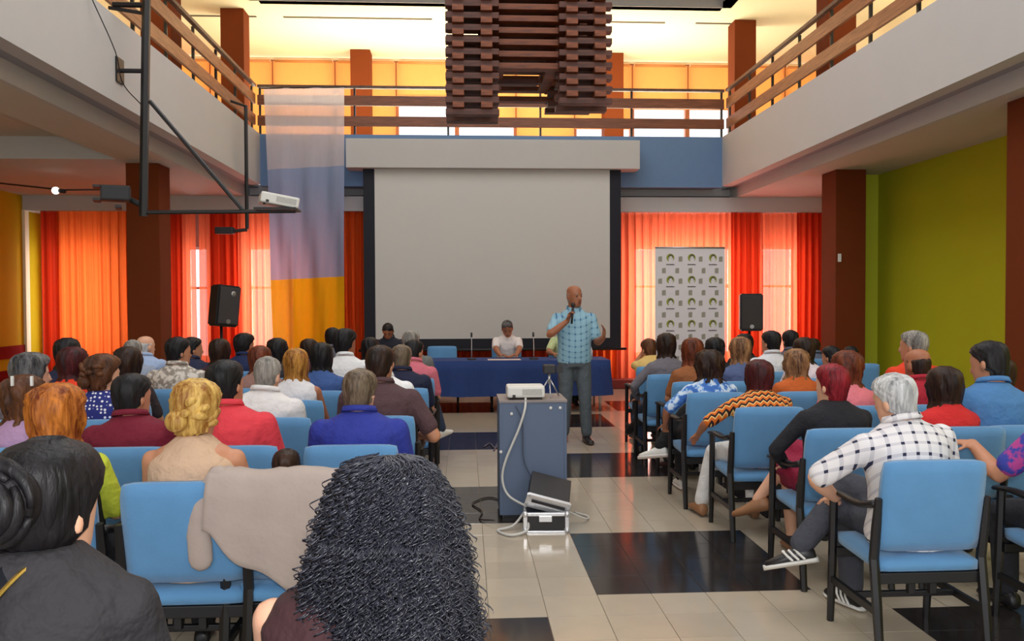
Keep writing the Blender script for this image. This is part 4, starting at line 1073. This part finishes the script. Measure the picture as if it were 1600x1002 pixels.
    # hair
    if hair:
        st, hcx = hair; me = hair_mesh(st, HM, hash(label) % 1000 if False else len(label) * 7 + int(abs(X) * 100), hs * 1.0)
        ho = link('hair', me, HAIRC[hcx], t, None, True)
        if st in ('updo', 'bun', 'pony'):
            bm = bmesh.new()
            if st == 'updo':
                rnd = random.Random(len(label))
                for q in range(9):
                    a0 = rnd.uniform(-1.3, 1.3); p0 = Vector((.085 * math.sin(a0), -.105 * math.cos(a0), rnd.uniform(-.05, .08)))
                    a1 = a0 + rnd.uniform(.5, 1.0) * rnd.choice((-1, 1)); p2 = Vector((.07 * math.sin(a1), -.115 * math.cos(a1), p0.z + rnd.uniform(-.05, .04)))
                    mid = (p0 + p2) / 2; mid = Vector((mid.x * 1.25, mid.y * 1.28, mid.z + .012))
                    bl_ = bmesh.new(); tube(bl_, [HS @ p for p in smooth_path([p0, mid, p2], 6)], [(.006 + .012 * math.sin(math.pi * min(1, k_ / 12))) * hs for k_ in range(13)], 8); obj('hair_lock', bl_, HAIRC[hcx], ho, None, True)
                ellipsoid(bm, (0, 0, 0), 1, 1, 1, 14, 10, HS @ Matrix.Translation((-.015, -.118, -.03)) @ Matrix.Diagonal((.05, .035, .045, 1)))
            elif st == 'bun':
                C = Vector((.03, -.132, .045)); 
                ellipsoid(bm, (0, 0, 0), 1, 1, 1, 24, 16, HS @ Matrix.Translation(C) @ Matrix.Diagonal((.062, .05, .062, 1)))
                for q in range(4):
                    pts = [C + Vector(((.066 - .013 * q) * math.cos(a), -.014 - .014 * q, (.066 - .013 * q) * math.sin(a))) for a in [q + 6.0 * z / 22 for z in range(23)]]
                    bl_ = bmesh.new(); tube(bl_, [HS @ p for p in pts], [(.006 + .013 * math.sin(math.pi * z / 22)) * hs for z in range(23)], 8); obj('hair_lock', bl_, HAIRC[hcx], ho, None, True)
            else:
                tube(bm, [HS @ Vector(p) for p in smooth_path([(0, -.09, .05), (0, -.135, .04), (0, -.15, -.02), (0, -.13, -.12), (0, -.12, -.2)], 5)], [(.02 + .014 * math.sin(math.pi * z / 20)) * hs for z in range(21)], 10)
            obj('hair_knot', bm, HAIRC[hcx], ho, None, True)
    if face:
        me_e = mat('eye_dark', rgb(30, 22, 18), .2)
        for s in (-1, 1):
            bm = bmesh.new(); ellipsoid(bm, (0, 0, 0), 1, 1, 1, 10, 6, HS @ Matrix.Translation((s * .031, .0865, .002)) @ Matrix.Diagonal((.012, .006, .006, 1))); obj('eye', bm, me_e, t, None, True)
            bm = bmesh.new(); tube(bm, [HS @ Vector(p) for p in ((s * .014, .1, .024), (s * .033, .098, .030), (s * .052, .082, .024))], [.003 * hs, .0045 * hs, .002 * hs], 6); obj('eyebrow', bm, HAIRC[hair[1]] if hair else HAIRC['grey'], t, None, True)
        bm = bmesh.new(); ellipsoid(bm, (0, 0, 0), 1, 1, 1, 10, 6, HS @ Matrix.Translation((0, .094, -.068)) @ Matrix.Diagonal((.022, .006, .007, 1))); obj('mouth', bm, mat('lips', rgb(128, 62, 54), .45), t, None, True)
    t['_hm'] = 0; del t['_hm']
    return t, HS, AR
# ------------------------------------------------------------------ cast
def cl(name, r, g, b, bump=.55): return mat('cloth_' + name, rgb(r, g, b), .85, noise_amt=.08, noise_scale=10, bump=bump, bump_scale=18)
JEANS = cl('jeans', 44, 58, 84); DARKTR = cl('dark_trousers', 40, 40, 46); BLACKTR = cl('black_trousers', 22, 22, 26); WHITETR = cl('white_trousers', 226, 224, 222)
SH_B = mat('shoe_black', rgb(28, 26, 28), .4); SH_W = mat('shoe_white', rgb(224, 222, 216), .5); SH_BR = mat('shoe_tan', rgb(150, 104, 70), .5)
HT = {'short': .012, 'crop': .006, 'shortthick': .02, 'bald': 0, 'bob': .024, 'wavybob': .034, 'long': .02, 'longwavy': .028, 'shoulder': .024, 'curlyshort': .04, 'updo': .022, 'bun': .016, 'pony': .014}
def aud(px, top, Yo, short, extra, sex, hair, shirt, chairlab=None, has_chair=True, cdx=0, **kw):
    hs = HT[hair[0]]
    p = at(px, top, Yo - .08)
    kw.setdefault('trousers', DARKTR); kw.setdefault('shoes', SH_B)
    lab = short + extra
    res = person(lab, p.x, Yo, p.z - hs * .8, sex, hair, shirt, **kw)
    if has_chair: chair(p.x + cdx, Yo, 'blue padded black-armed chair holding the ' + short)
    return res
# ---- left block, front of picture to back
SH = cl
blackblouse = cl('black_blouse', 44, 42, 46, .8)
b1, HSb, _ = aud(62, 690, 1.72, 'woman with a glossy black bun', ' and black blouse seated nearest the camera at far left', 'f', ('bun', 'black'), blackblouse, sleeve='long', skin='light', head=(-16, 2, 3), vox=.010, wide=1.12, trousers=BLACKTR, tk=1.10)
bp_ = b1.location
# shoulder strap with gold chain
M_gold = mat('gold', rgb(214, 178, 96), .3, .9)
st = thing('handbag_strap', 'black handbag strap with a gold chain over the shoulder of the bun-haired woman', 'bag strap', (bp_.x, bp_.y, 0))
pth = smooth_path([(-.17, -.252, .80), (-.13, -.260, .90), (-.085, -.252, 1.0), (-.04, -.226, 1.075), (-.015, -.175, 1.115), (.0, -.13, 1.13)], 6)
bm = bmesh.new(); fr = frames(pth); rg = [[bm.verts.new(p + w * a + u * b) for a, b in ((-.018, -.004), (.018, -.004), (.018, .004), (-.018, .004))] for p, t, u, w in fr]
for a, b in zip(rg, rg[1:]):
    for k in range(4): bm.faces.new((a[k], a[(k + 1) % 4], b[(k + 1) % 4], b[k]))
obj('strap', bm, mat('leather_black', rgb(30, 32, 38), .3), st)
bm = bmesh.new(); tube(bm, [Vector(p) + Vector((.026, -.010, .004)) for p in pth], .0045, 6); obj('gold_chain', bm, M_gold, st)

# curly woman
pc = at(612, 740, 1.78)
cw, HSc, _ = person('woman with a huge mass of black curly hair seated nearest the camera beside the aisle', pc.x - .06, 1.86, 1.235, 'f', ('short', 'black'), cl('tank_top', 60, 30, 34), BLACKTR, 'light', sleeve='none', shoes=SH_B, vox=.010, wide=1.28, tk=1.04)
chair(pc.x - .06, 1.86, 'blue padded black-armed chair holding the black curly-haired woman'); 
def curly_hair(parent, HS):
    rnd = random.Random(11)
    C = HS @ Vector((.055, -.02, 0))
    prof = [(.165, .03), (.158, .07), (.135, .102), (.09, .122), (.025, .14), (-.055, .163), (-.135, .178), (-.225, .19), (-.33, .195), (-.45, .185)]
    def rad(z):
        for (z0, r0), (z1, r1) in zip(prof, prof[1:]):
            if z1 <= z <= z0: return r0 + (r1 - r0) * (z0 - z) / (z0 - z1)
        return .03 if z > .165 else .2
    vs = []; fs = []
    # underlying mass
    nT = 32
    for j, (z, r) in enumerate(prof):
        for i in range(nT):
            th = 2 * math.pi * i / nT; k = .90
            fy = .62 if math.cos(th) > 0 and z < .06 else .95
            vs.append((C.x + r * k * math.sin(th) * (1.0), C.y + r * k * math.cos(th) * fy * .85 - .03 * (z < 0) + (.0), C.z + z * .98))
    for j in range(len(prof) - 1):
        for i in range(nT): fs.append((j * nT + i, j * nT + (i + 1) % nT, (j + 1) * nT + (i + 1) % nT, (j + 1) * nT + i))
    fs.append(tuple(range(nT))[::-1]); fs.append(tuple((len(prof) - 1) * nT + i for i in range(nT)))
    hm = HAIRC['black']
    base = pydata('hair', vs, fs, hm, parent, True)
    vs = []; fs = []
    for s in range(3800):
        z0 = .168 - .62 * rnd.random() ** 1.15; th = math.pi + rnd.uniform(-2.2, 2.2)
        L = rnd.uniform(.07, .14); cr_ = rnd.uniform(.006, .0115); turns = rnd.uniform(2.6, 4.6); ph = rnd.random() * 6.28; n = 27; w = rnd.uniform(.0014, .0026); out = rnd.uniform(.85, 1.03) * (1 + .16 * noise.noise(Vector((math.sin(th) * 2, math.cos(th) * 2, z0 * 9))))
        dr = rnd.uniform(-.45, .45); fly = rnd.uniform(-.01, .03) * (rnd.random() < .35); b = len(vs)
        for i in range(n):
            u = i / (n - 1); z = z0 - L * u; r = rad(z) * out + cr_ * math.cos(ph + turns * 6.28 * u) + fly * u
            t2 = th + dr * u * .5 + cr_ * math.sin(ph + turns * 6.28 * u) / max(r, .05)
            p = Vector((C.x + r * math.sin(t2), C.y + r * math.cos(t2) * .82 - .03 * (z < 0), C.z + z))
            for q in range(3):
                a = 2.094 * q; vs.append((p.x + w * math.cos(a) * math.cos(t2), p.y - w * math.cos(a) * math.sin(t2), p.z + w * math.sin(a)))
        for i in range(n - 1):
            for q in range(3): fs.append((b + i * 3 + q, b + i * 3 + (q + 1) % 3, b + i * 3 + 3 + (q + 1) % 3, b + i * 3 + 3 + q))
    o = pydata('curls', vs, fs, mat('curl_black', rgb(46, 47, 58), .34, noise_amt=.35, noise_scale=60, spec=.6), base, True); o['kind'] = 'stuff'
for ch_ in list(cw.children):
    if ch_.name.startswith('hair'): bpy.data.objects.remove(ch_)
curly_hair(cw, HSc)

# row 1
halter = cl('beige_halter', 206, 172, 144, .7)
aud(303, 594, 3.60, 'blonde woman with pinned-up hair', ' in a beige halter top', 'f', ('updo', 'blonde'), halter, sleeve='halter', skin='mid', head=(-14, 4, 2), vox=.011, wide=1.12)
lime = cl('lime_jacket', 196, 206, 60)
aud(84, 602, 3.62, 'woman with an orange wavy bob', ' and black vest over lime sleeves', 'f', ('wavybob', 'orange'), lime, sleeve='elbow', skin='light', head=(-8, 3, 0), wide=1.15, vest=cl('black_top', 26, 26, 32))
g = bpy.context.scene.objects
ch1 = chair(at(462, 720, 3.6).x, 3.62, 'blue padded chair with a grey jacket over its back by the aisle')
pch = at(448, 708, 3.58)
person('small dark-haired child almost hidden behind the grey jacket', pch.x - .02, 3.72, pch.z - .012, 'f', ('bob', 'darkbrown'), cl('child_pink', 190, 90, 110), JEANS, 'mid', small=.72, shoes=SH_W)
# row 2
maroon = cl('maroon', 118, 18, 44)
aud(213, 584, 4.42, 'man in a plain maroon shirt', ' with short dark hair', 'm', ('short', 'black'), maroon, sleeve='short', skin='mid', head=(-25, 4, 0), lean=(0, -3, 0), wide=1.08)
aud(358, 563, 4.42, 'man in a coral red shirt', ' with thick black hair behind the blonde woman', 'm', ('short', 'black'), cl('coral', 226, 62, 74), sleeve='short', skin='mid', head=(-20, -3, 0), lean=(0, -2, 0), wide=1.12, cdx=.05)
aud(561, 577, 4.40, 'man in a royal blue shirt', ' with balding greying hair by the aisle', 'm', ('short', 'greybrown'), cl('royal_blue', 42, 54, 150), sleeve='short', skin='light', head=(-18, 0, 4), wide=1.12, cdx=-.02)
aud(34, 588, 4.45, 'woman with long wavy brown hair', ' and white hair clips at the left edge', 'f', ('longwavy', 'brown'), cl('lilac', 176, 140, 176), skin='light', head=(-10, 0, 0))
# row 3
aud(593, 540, 5.44, 'man in a dark brown shirt', ' with short dark hair by the aisle', 'm', ('short', 'darkbrown'), cl('brown_shirt', 84, 58, 62), skin='mid', head=(-22, 2, 2), wide=1.15, arms=('lap', 'armrest'))
aud(405, 557, 5.42, 'grey-haired man in a white shirt', ' between the coral shirt and the ginger woman', 'm', ('crop', 'grey'), cl('white_shirt', 232, 228, 228), skin='light', head=(-12, 2, 0), wide=1.12, cdx=.12, lean=(0, 4, 0))
aud(158, 554, 5.42, 'woman in navy with white polka dots', ' and brown pinned hair', 'f', ('updo', 'brown'), pattern('polka', 'dots', rgb(30, 40, 120), rgb(232, 232, 240), 42), skin='light', head=(-35, 0, 0), sleeve='short', wide=1.1)
aud(45, 552, 5.45, 'person with salt-and-pepper hair', ' turned right near the olive wall', 'f', ('shoulder', 'saltpepper'), cl('grey_top', 120, 110, 120), skin='light', head=(-50, 2, 0))
# row 4
aud(111, 543, 6.35, 'red-haired woman in a bright red-orange top', ' below the orange curtain', 'f', ('bob', 'burgundy'), cl('red_orange', 236, 62, 26), skin='light', head=(-12, 0, 0), wide=1.1)
aud(197, 543, 6.35, 'woman with long very dark brown hair', ' in front of the left brown column', 'f', ('shoulder', 'darkbrown'), cl('dark_top', 52, 40, 44), skin='mid')
aud(461, 545, 6.32, 'woman with long ginger-blonde hair', ' and white sleeveless top', 'f', ('long', 'ginger'), cl('white_tank', 226, 224, 228), sleeve='none', skin='tan', head=(8, 0, 0))
aud(598, 541, 6.32, 'dark-haired person in a bright white shirt', ' mostly hidden behind the brown-shirted man', 'm', ('short', 'black'), cl('bright_white', 240, 240, 242), skin='mid', cdx=0, head=(-10, 0, 0), wide=.98)
# row 5
greyprint = pattern('grey_print', 'blotch', rgb(150, 140, 130), rgb(216, 208, 198), 26)
aud(277, 527, 7.2, 'man in a pale grey printed shirt', ' with short dark hair near the left column', 'm', ('short', 'black'), greyprint, skin='mid', head=(-40, 0, 0), wide=1.1)
aud(103, 529, 7.25, 'black-haired person in a navy top', ' farthest left under the orange curtain', 'f', ('bob', 'black'), cl('navy_top', 30, 34, 66), skin='mid')
aud(405, 541, 7.2, 'woman with a short reddish-brown bob', ' below the flag hem on its left', 'f', ('bob', 'auburn'), cl('tan_top', 160, 120, 110), skin='light')
aud(501, 536, 6.95, 'woman with long jet-black hair', ' and a denim blue top', 'f', ('long', 'black'), cl('denim_blue', 60, 90, 150), skin='mid', wide=1.05)
aud(627, 539, 7.1, 'man in a dark navy polo', ' with short grey-brown hair', 'm', ('short', 'greybrown'), cl('navy_polo', 24, 28, 58), skin='mid', head=(-18, 0, 0), wide=1.1)
# row 6
aud(206, 531, 8.1, 'grey-haired man in a light grey-blue shirt', ' beside the left column', 'm', ('crop', 'grey'), cl('grey_blue', 150, 160, 180), skin='light')
aud(226, 525, 9.05, 'elderly balding man in a pale blue shirt', ' against the left column', 'm', ('bald', 'silver'), cl('pale_blue', 170, 190, 226), skin='light', head=(-30, 0, 0))
aud(342, 530, 8.1, 'woman with a dark brown bob', ' directly below the left loudspeaker', 'f', ('bob', 'darkbrown'), cl('plum', 70, 40, 56), skin='mid')
aud(432, 529, 8.1, 'woman with dark shoulder-length hair', ' in front of the yellow flag stripe', 'f', ('shoulder', 'black'), cl('charcoal', 50, 48, 54), skin='mid')
aud(539, 514, 7.9, 'tall dark-haired man in a white T-shirt', ' looking right by the flag edge', 'm', ('shortthick', 'black'), cl('white_tee', 236, 236, 238), skin='tan', head=(-38, 0, 0))
aud(641, 531, 8.0, 'man in a faded pink shirt', ' at the aisle end before the speakers table', 'm', ('short', 'black'), cl('faded_pink', 206, 108, 124), skin='mid', head=(-35, 0, 0), lean=(6, 3, 0), legs=('sit', ((.27, .46, .3), (.5, .8, .1))), trousers=JEANS, shoes=SH_W)
# row 7
aud(299, 527, 8.6, 'dark-haired man in profile', ' right of the grey printed shirt', 'm', ('short', 'black'), cl('navy_plain', 36, 40, 70), skin='mid', head=(-50, 0, 0))
aud(381, 521, 8.9, 'dark-haired man in a deep blue shirt', ' below the sunlit curtain left of the flag', 'm', ('shortthick', 'black'), cl('deep_blue', 28, 42, 84), skin='mid', head=(-40, 0, 0))
aud(482, 530, 8.9, 'dark-haired woman half hidden', ' behind the long jet-black hair', 'f', ('bob', 'darkbrown'), cl('wine', 84, 34, 44), skin='mid')
aud(519, 512, 9.8, 'dark-haired man half hidden', ' behind the white T-shirt man', 'm', ('short', 'black'), cl('grey_tee', 90, 90, 100), skin='mid')
aud(642, 517, 9.0, 'grey-haired man seated farthest forward', ' beside the speakers table', 'm', ('short', 'grey'), cl('grey_green', 110, 112, 110), skin='light', head=(-30, 0, 0))
aud(578, 528, 8.9, 'dark-haired woman in black', ' left of the seated panel speaker in the dark jacket', 'f', ('shoulder', 'black'), cl('black_plain', 28, 26, 30), skin='mid')

# ---- right block
checkm = pattern('white_check', 'check', rgb(232, 228, 230), rgb(34, 38, 66), 17, rgb(176, 172, 184))
SN = (SH_B, SH_W, 1)
aud(1428, 584, 3.80, 'silver-haired man in a white checked shirt', ' with crossed legs and striped black sneakers', 'm', ('short', 'silver'), checkm, skin='light', head=(18, 2, -3), lean=(4, -5, 6), wide=1.1, trousers=cl('grey_jeans', 66, 68, 78), shoes=SN,
    legs=(((-.06, .40, .09), (-.35, 1, 0)), ((-.37, .34, .34), (-.9, .35, -.25), (.1, 1, 1.2))), arms=(((-.26, .16, .64), (.3, .9, -.2)), 'lap'), elbow=((-1, -.3, .1), None), sleeve='elbow', cdx=.0, vox=.011)
px_ = at(1706, 600, 3.75)
person('person in a purple-blue shirt reaching an arm in at the right edge', 2.93, 3.80, 1.28, 'm', ('short', 'black'), pattern('purple_print', 'blotch', rgb(60, 70, 170), rgb(190, 70, 150), 20), DARKTR, 'mid', shoes=SH_B, arms=(((-.30, .36, .86), (-.85, .4, .05), (0, 0, -1), .6), 'lap'), lean=(10, -3, 0), elbow=((-.3, -.5, -1), None), sleeve='short', vox=.011)
chair(2.93, 3.80, 'blue padded chair at the right edge holding the person in a purple-blue shirt')
aud(1303, 569, 4.72, 'woman with short wine-red hair', ' in a black top and maroon skirt', 'f', ('short', 'redwine'), cl('black_knit', 24, 24, 32), skin='light', head=(22, -2, -2), sleeve='long', trousers=cl('maroon_skirt', 150, 20, 60), bottoms='skirt', shoes=SH_BR, wide=1.12,
    legs=(((-.04, .42, .085), (.1, 1, 0)), ((-.26, .44, .34), (-.75, .5, -.3), (.1, 1, 1.2))), arms=(((-.2, .12, .62), (.4, .9, -.2)), 'lap'), elbow=((-1, -.5, 0), None), vox=.012)
aud(1480, 574, 4.72, 'woman with a brown bob in a red top', ' beside the denim shirt man', 'f', ('bob', 'darkbrown'), cl('red_top', 214, 40, 40), skin='light', head=(0, 0, 0))
aud(1551, 534, 4.75, 'tall dark-haired man in a denim blue shirt', ' near the right edge', 'm', ('short', 'black'), cl('denim_shirt', 76, 128, 182), skin='mid', head=(24, 8, 0), wide=1.15, lean=(5, 3, 0), sleeve='long', cdx=.08)
zig = pattern('orange_zigzag', 'zigzag', rgb(226, 112, 30), rgb(44, 22, 22), 22, rgb(250, 206, 130))
aud(1188, 563, 5.66, 'woman in an orange zigzag print top', ' with a burgundy bob, arm on the armrest', 'f', ('bob', 'burgundy'), zig, skin='tan', head=(4, 0, 0), sleeve='elbow', trousers=WHITETR, shoes=SH_BR, wide=1.15,
    arms=(((-.36, .16, .66), (-.1, .8, -.6)), 'lap'), elbow=((-1, -.9, -.1), None), legs=(((-.26, .44, .09), (-.1, 1, 0)), 'sit'), vox=.012)
aud(1326, 549, 5.66, 'woman with wavy auburn hair in a pink top', ' behind the wine-red-haired woman', 'f', ('longwavy', 'auburn'), cl('pink_top', 232, 126, 138), skin='light', wide=1.05)
aud(1437, 545, 5.68, 'balding dark-haired man in a crimson shirt', ' right in front of the orange-shirted man', 'm', ('bald', 'darkbrown'), cl('crimson', 176, 28, 50), skin='tan', head=(10, 5, 0), wide=1.08)
aud(1566, 560, 5.7, 'person in a magenta top', ' hidden behind the denim shirt man', 'f', ('bob', 'darkbrown'), cl('magenta', 206, 20, 116), skin='mid', wide=1.25)
blueprint = pattern('blue_white_print', 'blotch', rgb(60, 110, 190), rgb(206, 222, 240), 22, rgb(110, 160, 220))
aud(1110, 548, 6.55, 'woman with dark curly hair in a blue-white print', ' and white patterned sneakers', 'f', ('curlyshort', 'darkbrown'), blueprint, skin='tan', sleeve='elbow', trousers=BLACKTR, shoes=(SH_W, mat('sole_pale', rgb(230, 220, 216), .5)), wide=1.1,
    arms=(((-.32, .1, .60), (.2, .8, -.4)), 'lap'), elbow=((-1, -.6, -.2), None), legs=(((-.10, .42, .09), (0, 1, 0)), ((-.30, .40, .36), (-.75, .5, -.15), (.1, 1, 1.2))))
aud(1246, 546, 6.55, 'woman with long highlighted hair in a rust top', ' behind the orange print woman', 'f', ('longwavy', 'highlight'), cl('rust', 200, 96, 36), skin='mid')
aud(1430, 517, 6.6, 'tall grey-haired man in an orange-red shirt', ' before the lime wall', 'm', ('short', 'grey'), cl('orange_red', 224, 62, 28), skin='mid', head=(35, 0, 0), wide=1.05)
aud(1083, 529, 7.4, 'woman with auburn brown hair', ' below the logo banner centre', 'f', ('shoulder', 'auburn'), cl('ochre', 150, 90, 50), skin='mid')
aud(1158, 527, 7.4, 'woman with long straight light-brown hair', ' below the right loudspeaker', 'f', ('long', 'highlight'), cl('blue_grey', 84, 98, 140), skin='mid')
aud(1258, 528, 7.6, 'dark-haired woman in a pale pink-white top', ' left of the right brown column', 'f', ('bob', 'darkbrown'), cl('pale_pink', 230, 214, 222), skin='mid')
aud(1300, 541, 8.35, 'short-haired dark woman', ' at the left edge of the right brown column', 'f', ('short', 'black'), cl('dark_grey', 66, 60, 66), skin='mid', head=(30, 0, 0))
aud(1042, 521, 8.15, 'woman with long straight dark hair', ' and a grey long-sleeved top by the aisle', 'f', ('long', 'darkbrown'), cl('mid_grey', 112, 108, 116), sleeve='long', skin='mid', trousers=JEANS, arms=(((-.25, .14, .62), (.2, .9, -.3)), 'lap'), elbow=((-1, -.5, -.2), None), legs=(((-.16, .42, .09), (0, 1, 0)), ((-.2, .42, .36), (-.4, .6, -.6), (.1, 1, 1.2))))
aud(1118, 528, 8.2, 'black-haired woman', ' below the right half of the logo banner', 'f', ('shoulder', 'black'), cl('black_shirt', 34, 32, 38), skin='mid')
aud(1206, 517, 8.3, 'short-haired man in a white shirt', ' right of the right loudspeaker', 'm', ('short', 'black'), cl('white_plain', 224, 224, 230), skin='mid', head=(25, 0, 0))
aud(1331, 541, 9.25, 'dark-haired person in a navy jacket', ' in front of the right brown column', 'm', ('short', 'black'), cl('navy_jacket', 26, 34, 62), skin='mid', sleeve='long', wide=1.15)
aud(1236, 516, 9.1, 'dark-haired person seated far back', ' under the sheer curtain beside the right column', 'm', ('short', 'black'), cl('slate', 90, 90, 104), skin='mid')
aud(1272, 529, 10.0, 'dark-haired person in a slate grey shirt', ' at the dark red curtain beside the right column', 'm', ('short', 'darkbrown'), cl('slate_blue', 96, 104, 124), skin='mid')
aud(1164, 522, 9.2, 'dark-haired person', ' right under the right loudspeaker, partly hidden', 'f', ('bob', 'black'), cl('black_far', 36, 34, 38), skin='mid')
aud(1022, 529, 9.1, 'person in a pale yellow top', ' at the aisle end right of the presenter', 'f', ('short', 'brown'), cl('pale_yellow', 222, 186, 112), skin='mid', sleeve='elbow', trousers=JEANS, wide=1.1, lean=(8, -4, 0), head=(20, 0, 0), arms=(((-.05, .17, 1.06), (.0, .1, 1), (1, 0, 0), .6), 'lap'), elbow=((-.5, .5, -1), None))

# draped jacket on the aisle chair ------------------------------------
def jacket(cx, cy):
    M_j = mat('jacket_grey', rgb(176, 160, 152), .9, noise_amt=.06, bump=.25, bump_scale=14)
    t = thing('draped_jacket', 'grey-beige jacket draped over the back of the aisle chair', 'jacket', (cx, cy, 0))
    vs = []; fs = []; nx, nz = 30, 26
    for layer in (0, 1):
        for i in range(nx + 1):
            u = i / nx * 2 - 1
            # how far the cloth hangs behind the chair back, longer toward the right
            hang = .27 + .24 * min(1, max(0, (u + 1) / 1.1)) + .02 * math.sin(u * 9)
            path = [(-.17, .80), (-.20, .915), (-.245, .950), (-.30, .925), (-.32, .85), (-.325, .70), (-.315, .40)]
            tot = .19 + hang
            for j in range(nz + 1):
                v = j / nz; d_ = v * tot; y, z = path[0]
                for (ya, za), (yb, zb) in zip(path, path[1:]):
                    L_ = math.hypot(yb - ya, zb - za)
                    if d_ <= L_: y, z = ya + (yb - ya) * d_ / L_, za + (zb - za) * d_ / L_; break
                    d_ -= L_; y, z = yb, zb
                s = v * tot - .19
                y -= .014 * math.sin(u * 11 + v * 3) * max(0, v - .4); z += .006 * math.sin(u * 6)
                x = u * (.275 + .03 * v) + .02 * v * math.sin(u * 3)
                k = 9
                o = layer * .006
                vs.append((x, y + (o if s >= 0 else -o), z - o * .5))
    w = nz + 1; off = (nx + 1) * w
    for i in range(nx):
        for j in range(nz):
            a = i * w + j; fs.append((a, a + w, a + w + 1, a + 1)); fs.append((off + a, off + a + 1, off + a + w + 1, off + a + w))
    for i in range(nx):
        for j in (0, nz):
            a = i * w + j; fs.append((a, a + w, off + a + w, off + a))
    for j in range(nz):
        for i in (0, nx):
            a = i * w + j; fs.append((a, a + 1, off + a + 1, off + a))
    pydata('jacket_back', vs, fs, M_j, t, True)
    bm = bmesh.new(); pts = [(-.25, -.27, .915), (-.315, -.28, .80), (-.33, -.28, .68), (-.325, -.28, .585)]
    limb(bm, [Vector(p) for p in pts], [.05, .055, .052, .05], 12, 4); bmesh.ops.scale(bm, vec=(1, .5, 1), verts=bm.verts, space=Matrix.Translation((0, .27, 0)))
    o = obj('sleeve', bm, M_j, t); add_remesh(o, .01, 3)
jacket(ch1.location.x, ch1.location.y)
# white hair clips handled as small things
for dx, lab in ((-.045, 'left white hair clip in the long wavy brown hair at the left edge'), (.05, 'right white hair clip in the long wavy brown hair at the left edge')):
    q = at(34 + dx * 320, 594, 4.27); o = bx('hair_clip', q.x - .006, q.x + .006, 4.26, 4.275, q.z - .03, q.z + .02, M_winframe, None, .003); tag(o, lab, 'hair clip', 'white hair clips')

# ---- front: presenter and panel
presm = pattern('presenter_check', 'check', rgb(150, 192, 212), rgb(70, 116, 156), 15, rgb(120, 164, 192))
pp = at(897, 446, 9.4)
pr, HSp, ARp = person('standing presenter in a light blue checked shirt and jeans holding a microphone', pp.x, 9.4, pp.z, 'm', ('bald', 'grey'), presm, cl('faded_jeans', 84, 92, 98), 'tan', rz=R(180), head=(30, 3, 4), stand=True, sleeve='short', shoes=(SH_B, mat('sole_brown', rgb(60, 48, 40), .6)),
    arms=(((-.29, .27, 1.20), (-.08, .35, .9), (.8, .3, .2), .3), ((.10, .22, 1.39), (-.25, .2, .9), (-.75, .6, 0), 1.0)), elbow=((-.15, -.5, -1), (.85, -.1, -.7)), legs=(((-.13, .08, .09), (-.15, 1, 0), (0, 1, 0)), ((.12, .0, .09), (.3, 1, 0), (0, 1, 0))), vox=.010, face=True, group='speakers at the front', wide=1.06)
S_, E_, W_ = ARp[1]
mic = thing('handheld_microphone', 'black handheld microphone in the hand of the standing presenter', 'microphone', (pp.x, 9.4, 0), R(180))
md = Vector((-.10, -.16, 1)).normalized(); mp = W_ + Vector((-.045, .05, .075))
tb('handle', [mp - md * .11, mp + md * .08], [.011, .016], M_black, mic); bm = bmesh.new(); c = mp + md * .1; ellipsoid(bm, tuple(c), .025, .025, .027); obj('grille_ball', bm, M_dark, mic, None, True)

pw_ = at(793, 503, 12.9)
person('panel speaker in a white shirt bent over papers at the table', pw_.x, 13.0, pw_.z + .02, 'm', ('short', 'saltpepper'), cl('panel_white', 236, 228, 226), DARKTR, 'tan', rz=R(180), head=(0, 18, 3), lean=(10, 0, 0), arms=(((-.12, .50, .80), (.7, .5, 0)), ((.14, .50, .80), (-.7, .5, 0))), elbow=((-1, -.2, -.4), (1, -.2, -.4)), sleeve='short', shoes=SH_B, face=True, vox=.0125, group='speakers at the front')
chair(pw_.x, 13.0, 'blue padded chair behind the table holding the white-shirted panel speaker', R(180), 'chairs behind the speakers table')
q = at(606, 505, 12.9)
person('panel speaker in a dark jacket looking down, left of the table', q.x, 13.0, q.z - .01, 'm', ('short', 'black'), cl('dark_jacket', 30, 32, 46), DARKTR, 'tan', rz=R(172), head=(4, 24, 0), lean=(8, 0, 0), arms=('lap', 'lap'), sleeve='long', shoes=SH_B, face=True, vox=.0125, group='speakers at the front', wide=1.1)
chair(q.x, 13.0, 'blue padded chair left of the table holding the dark-jacketed panel speaker', R(172), 'chairs behind the speakers table')
q = at(884, 512, 12.9)
person('panel speaker in a pale green shirt hidden behind the standing presenter', q.x, 13.0, 1.3, 'm', ('short', 'darkbrown'), cl('pale_green', 200, 216, 160), DARKTR, 'tan', rz=R(180), head=(0, 10, 0), lean=(6, 0, 0), arms=(((-.12, .46, .80), (.6, .5, 0)), ((.22, .42, .80), (-.6, .5, 0))), sleeve='short', shoes=SH_B, face=True, group='speakers at the front')
chair(q.x, 13.0, 'blue padded chair behind the table hidden by the standing presenter', R(180), 'chairs behind the speakers table')
q = at(690, 548, 12.95); chair(q.x, 13.0, 'empty blue padded chair behind the left part of the speakers table', R(180), 'chairs behind the speakers table')
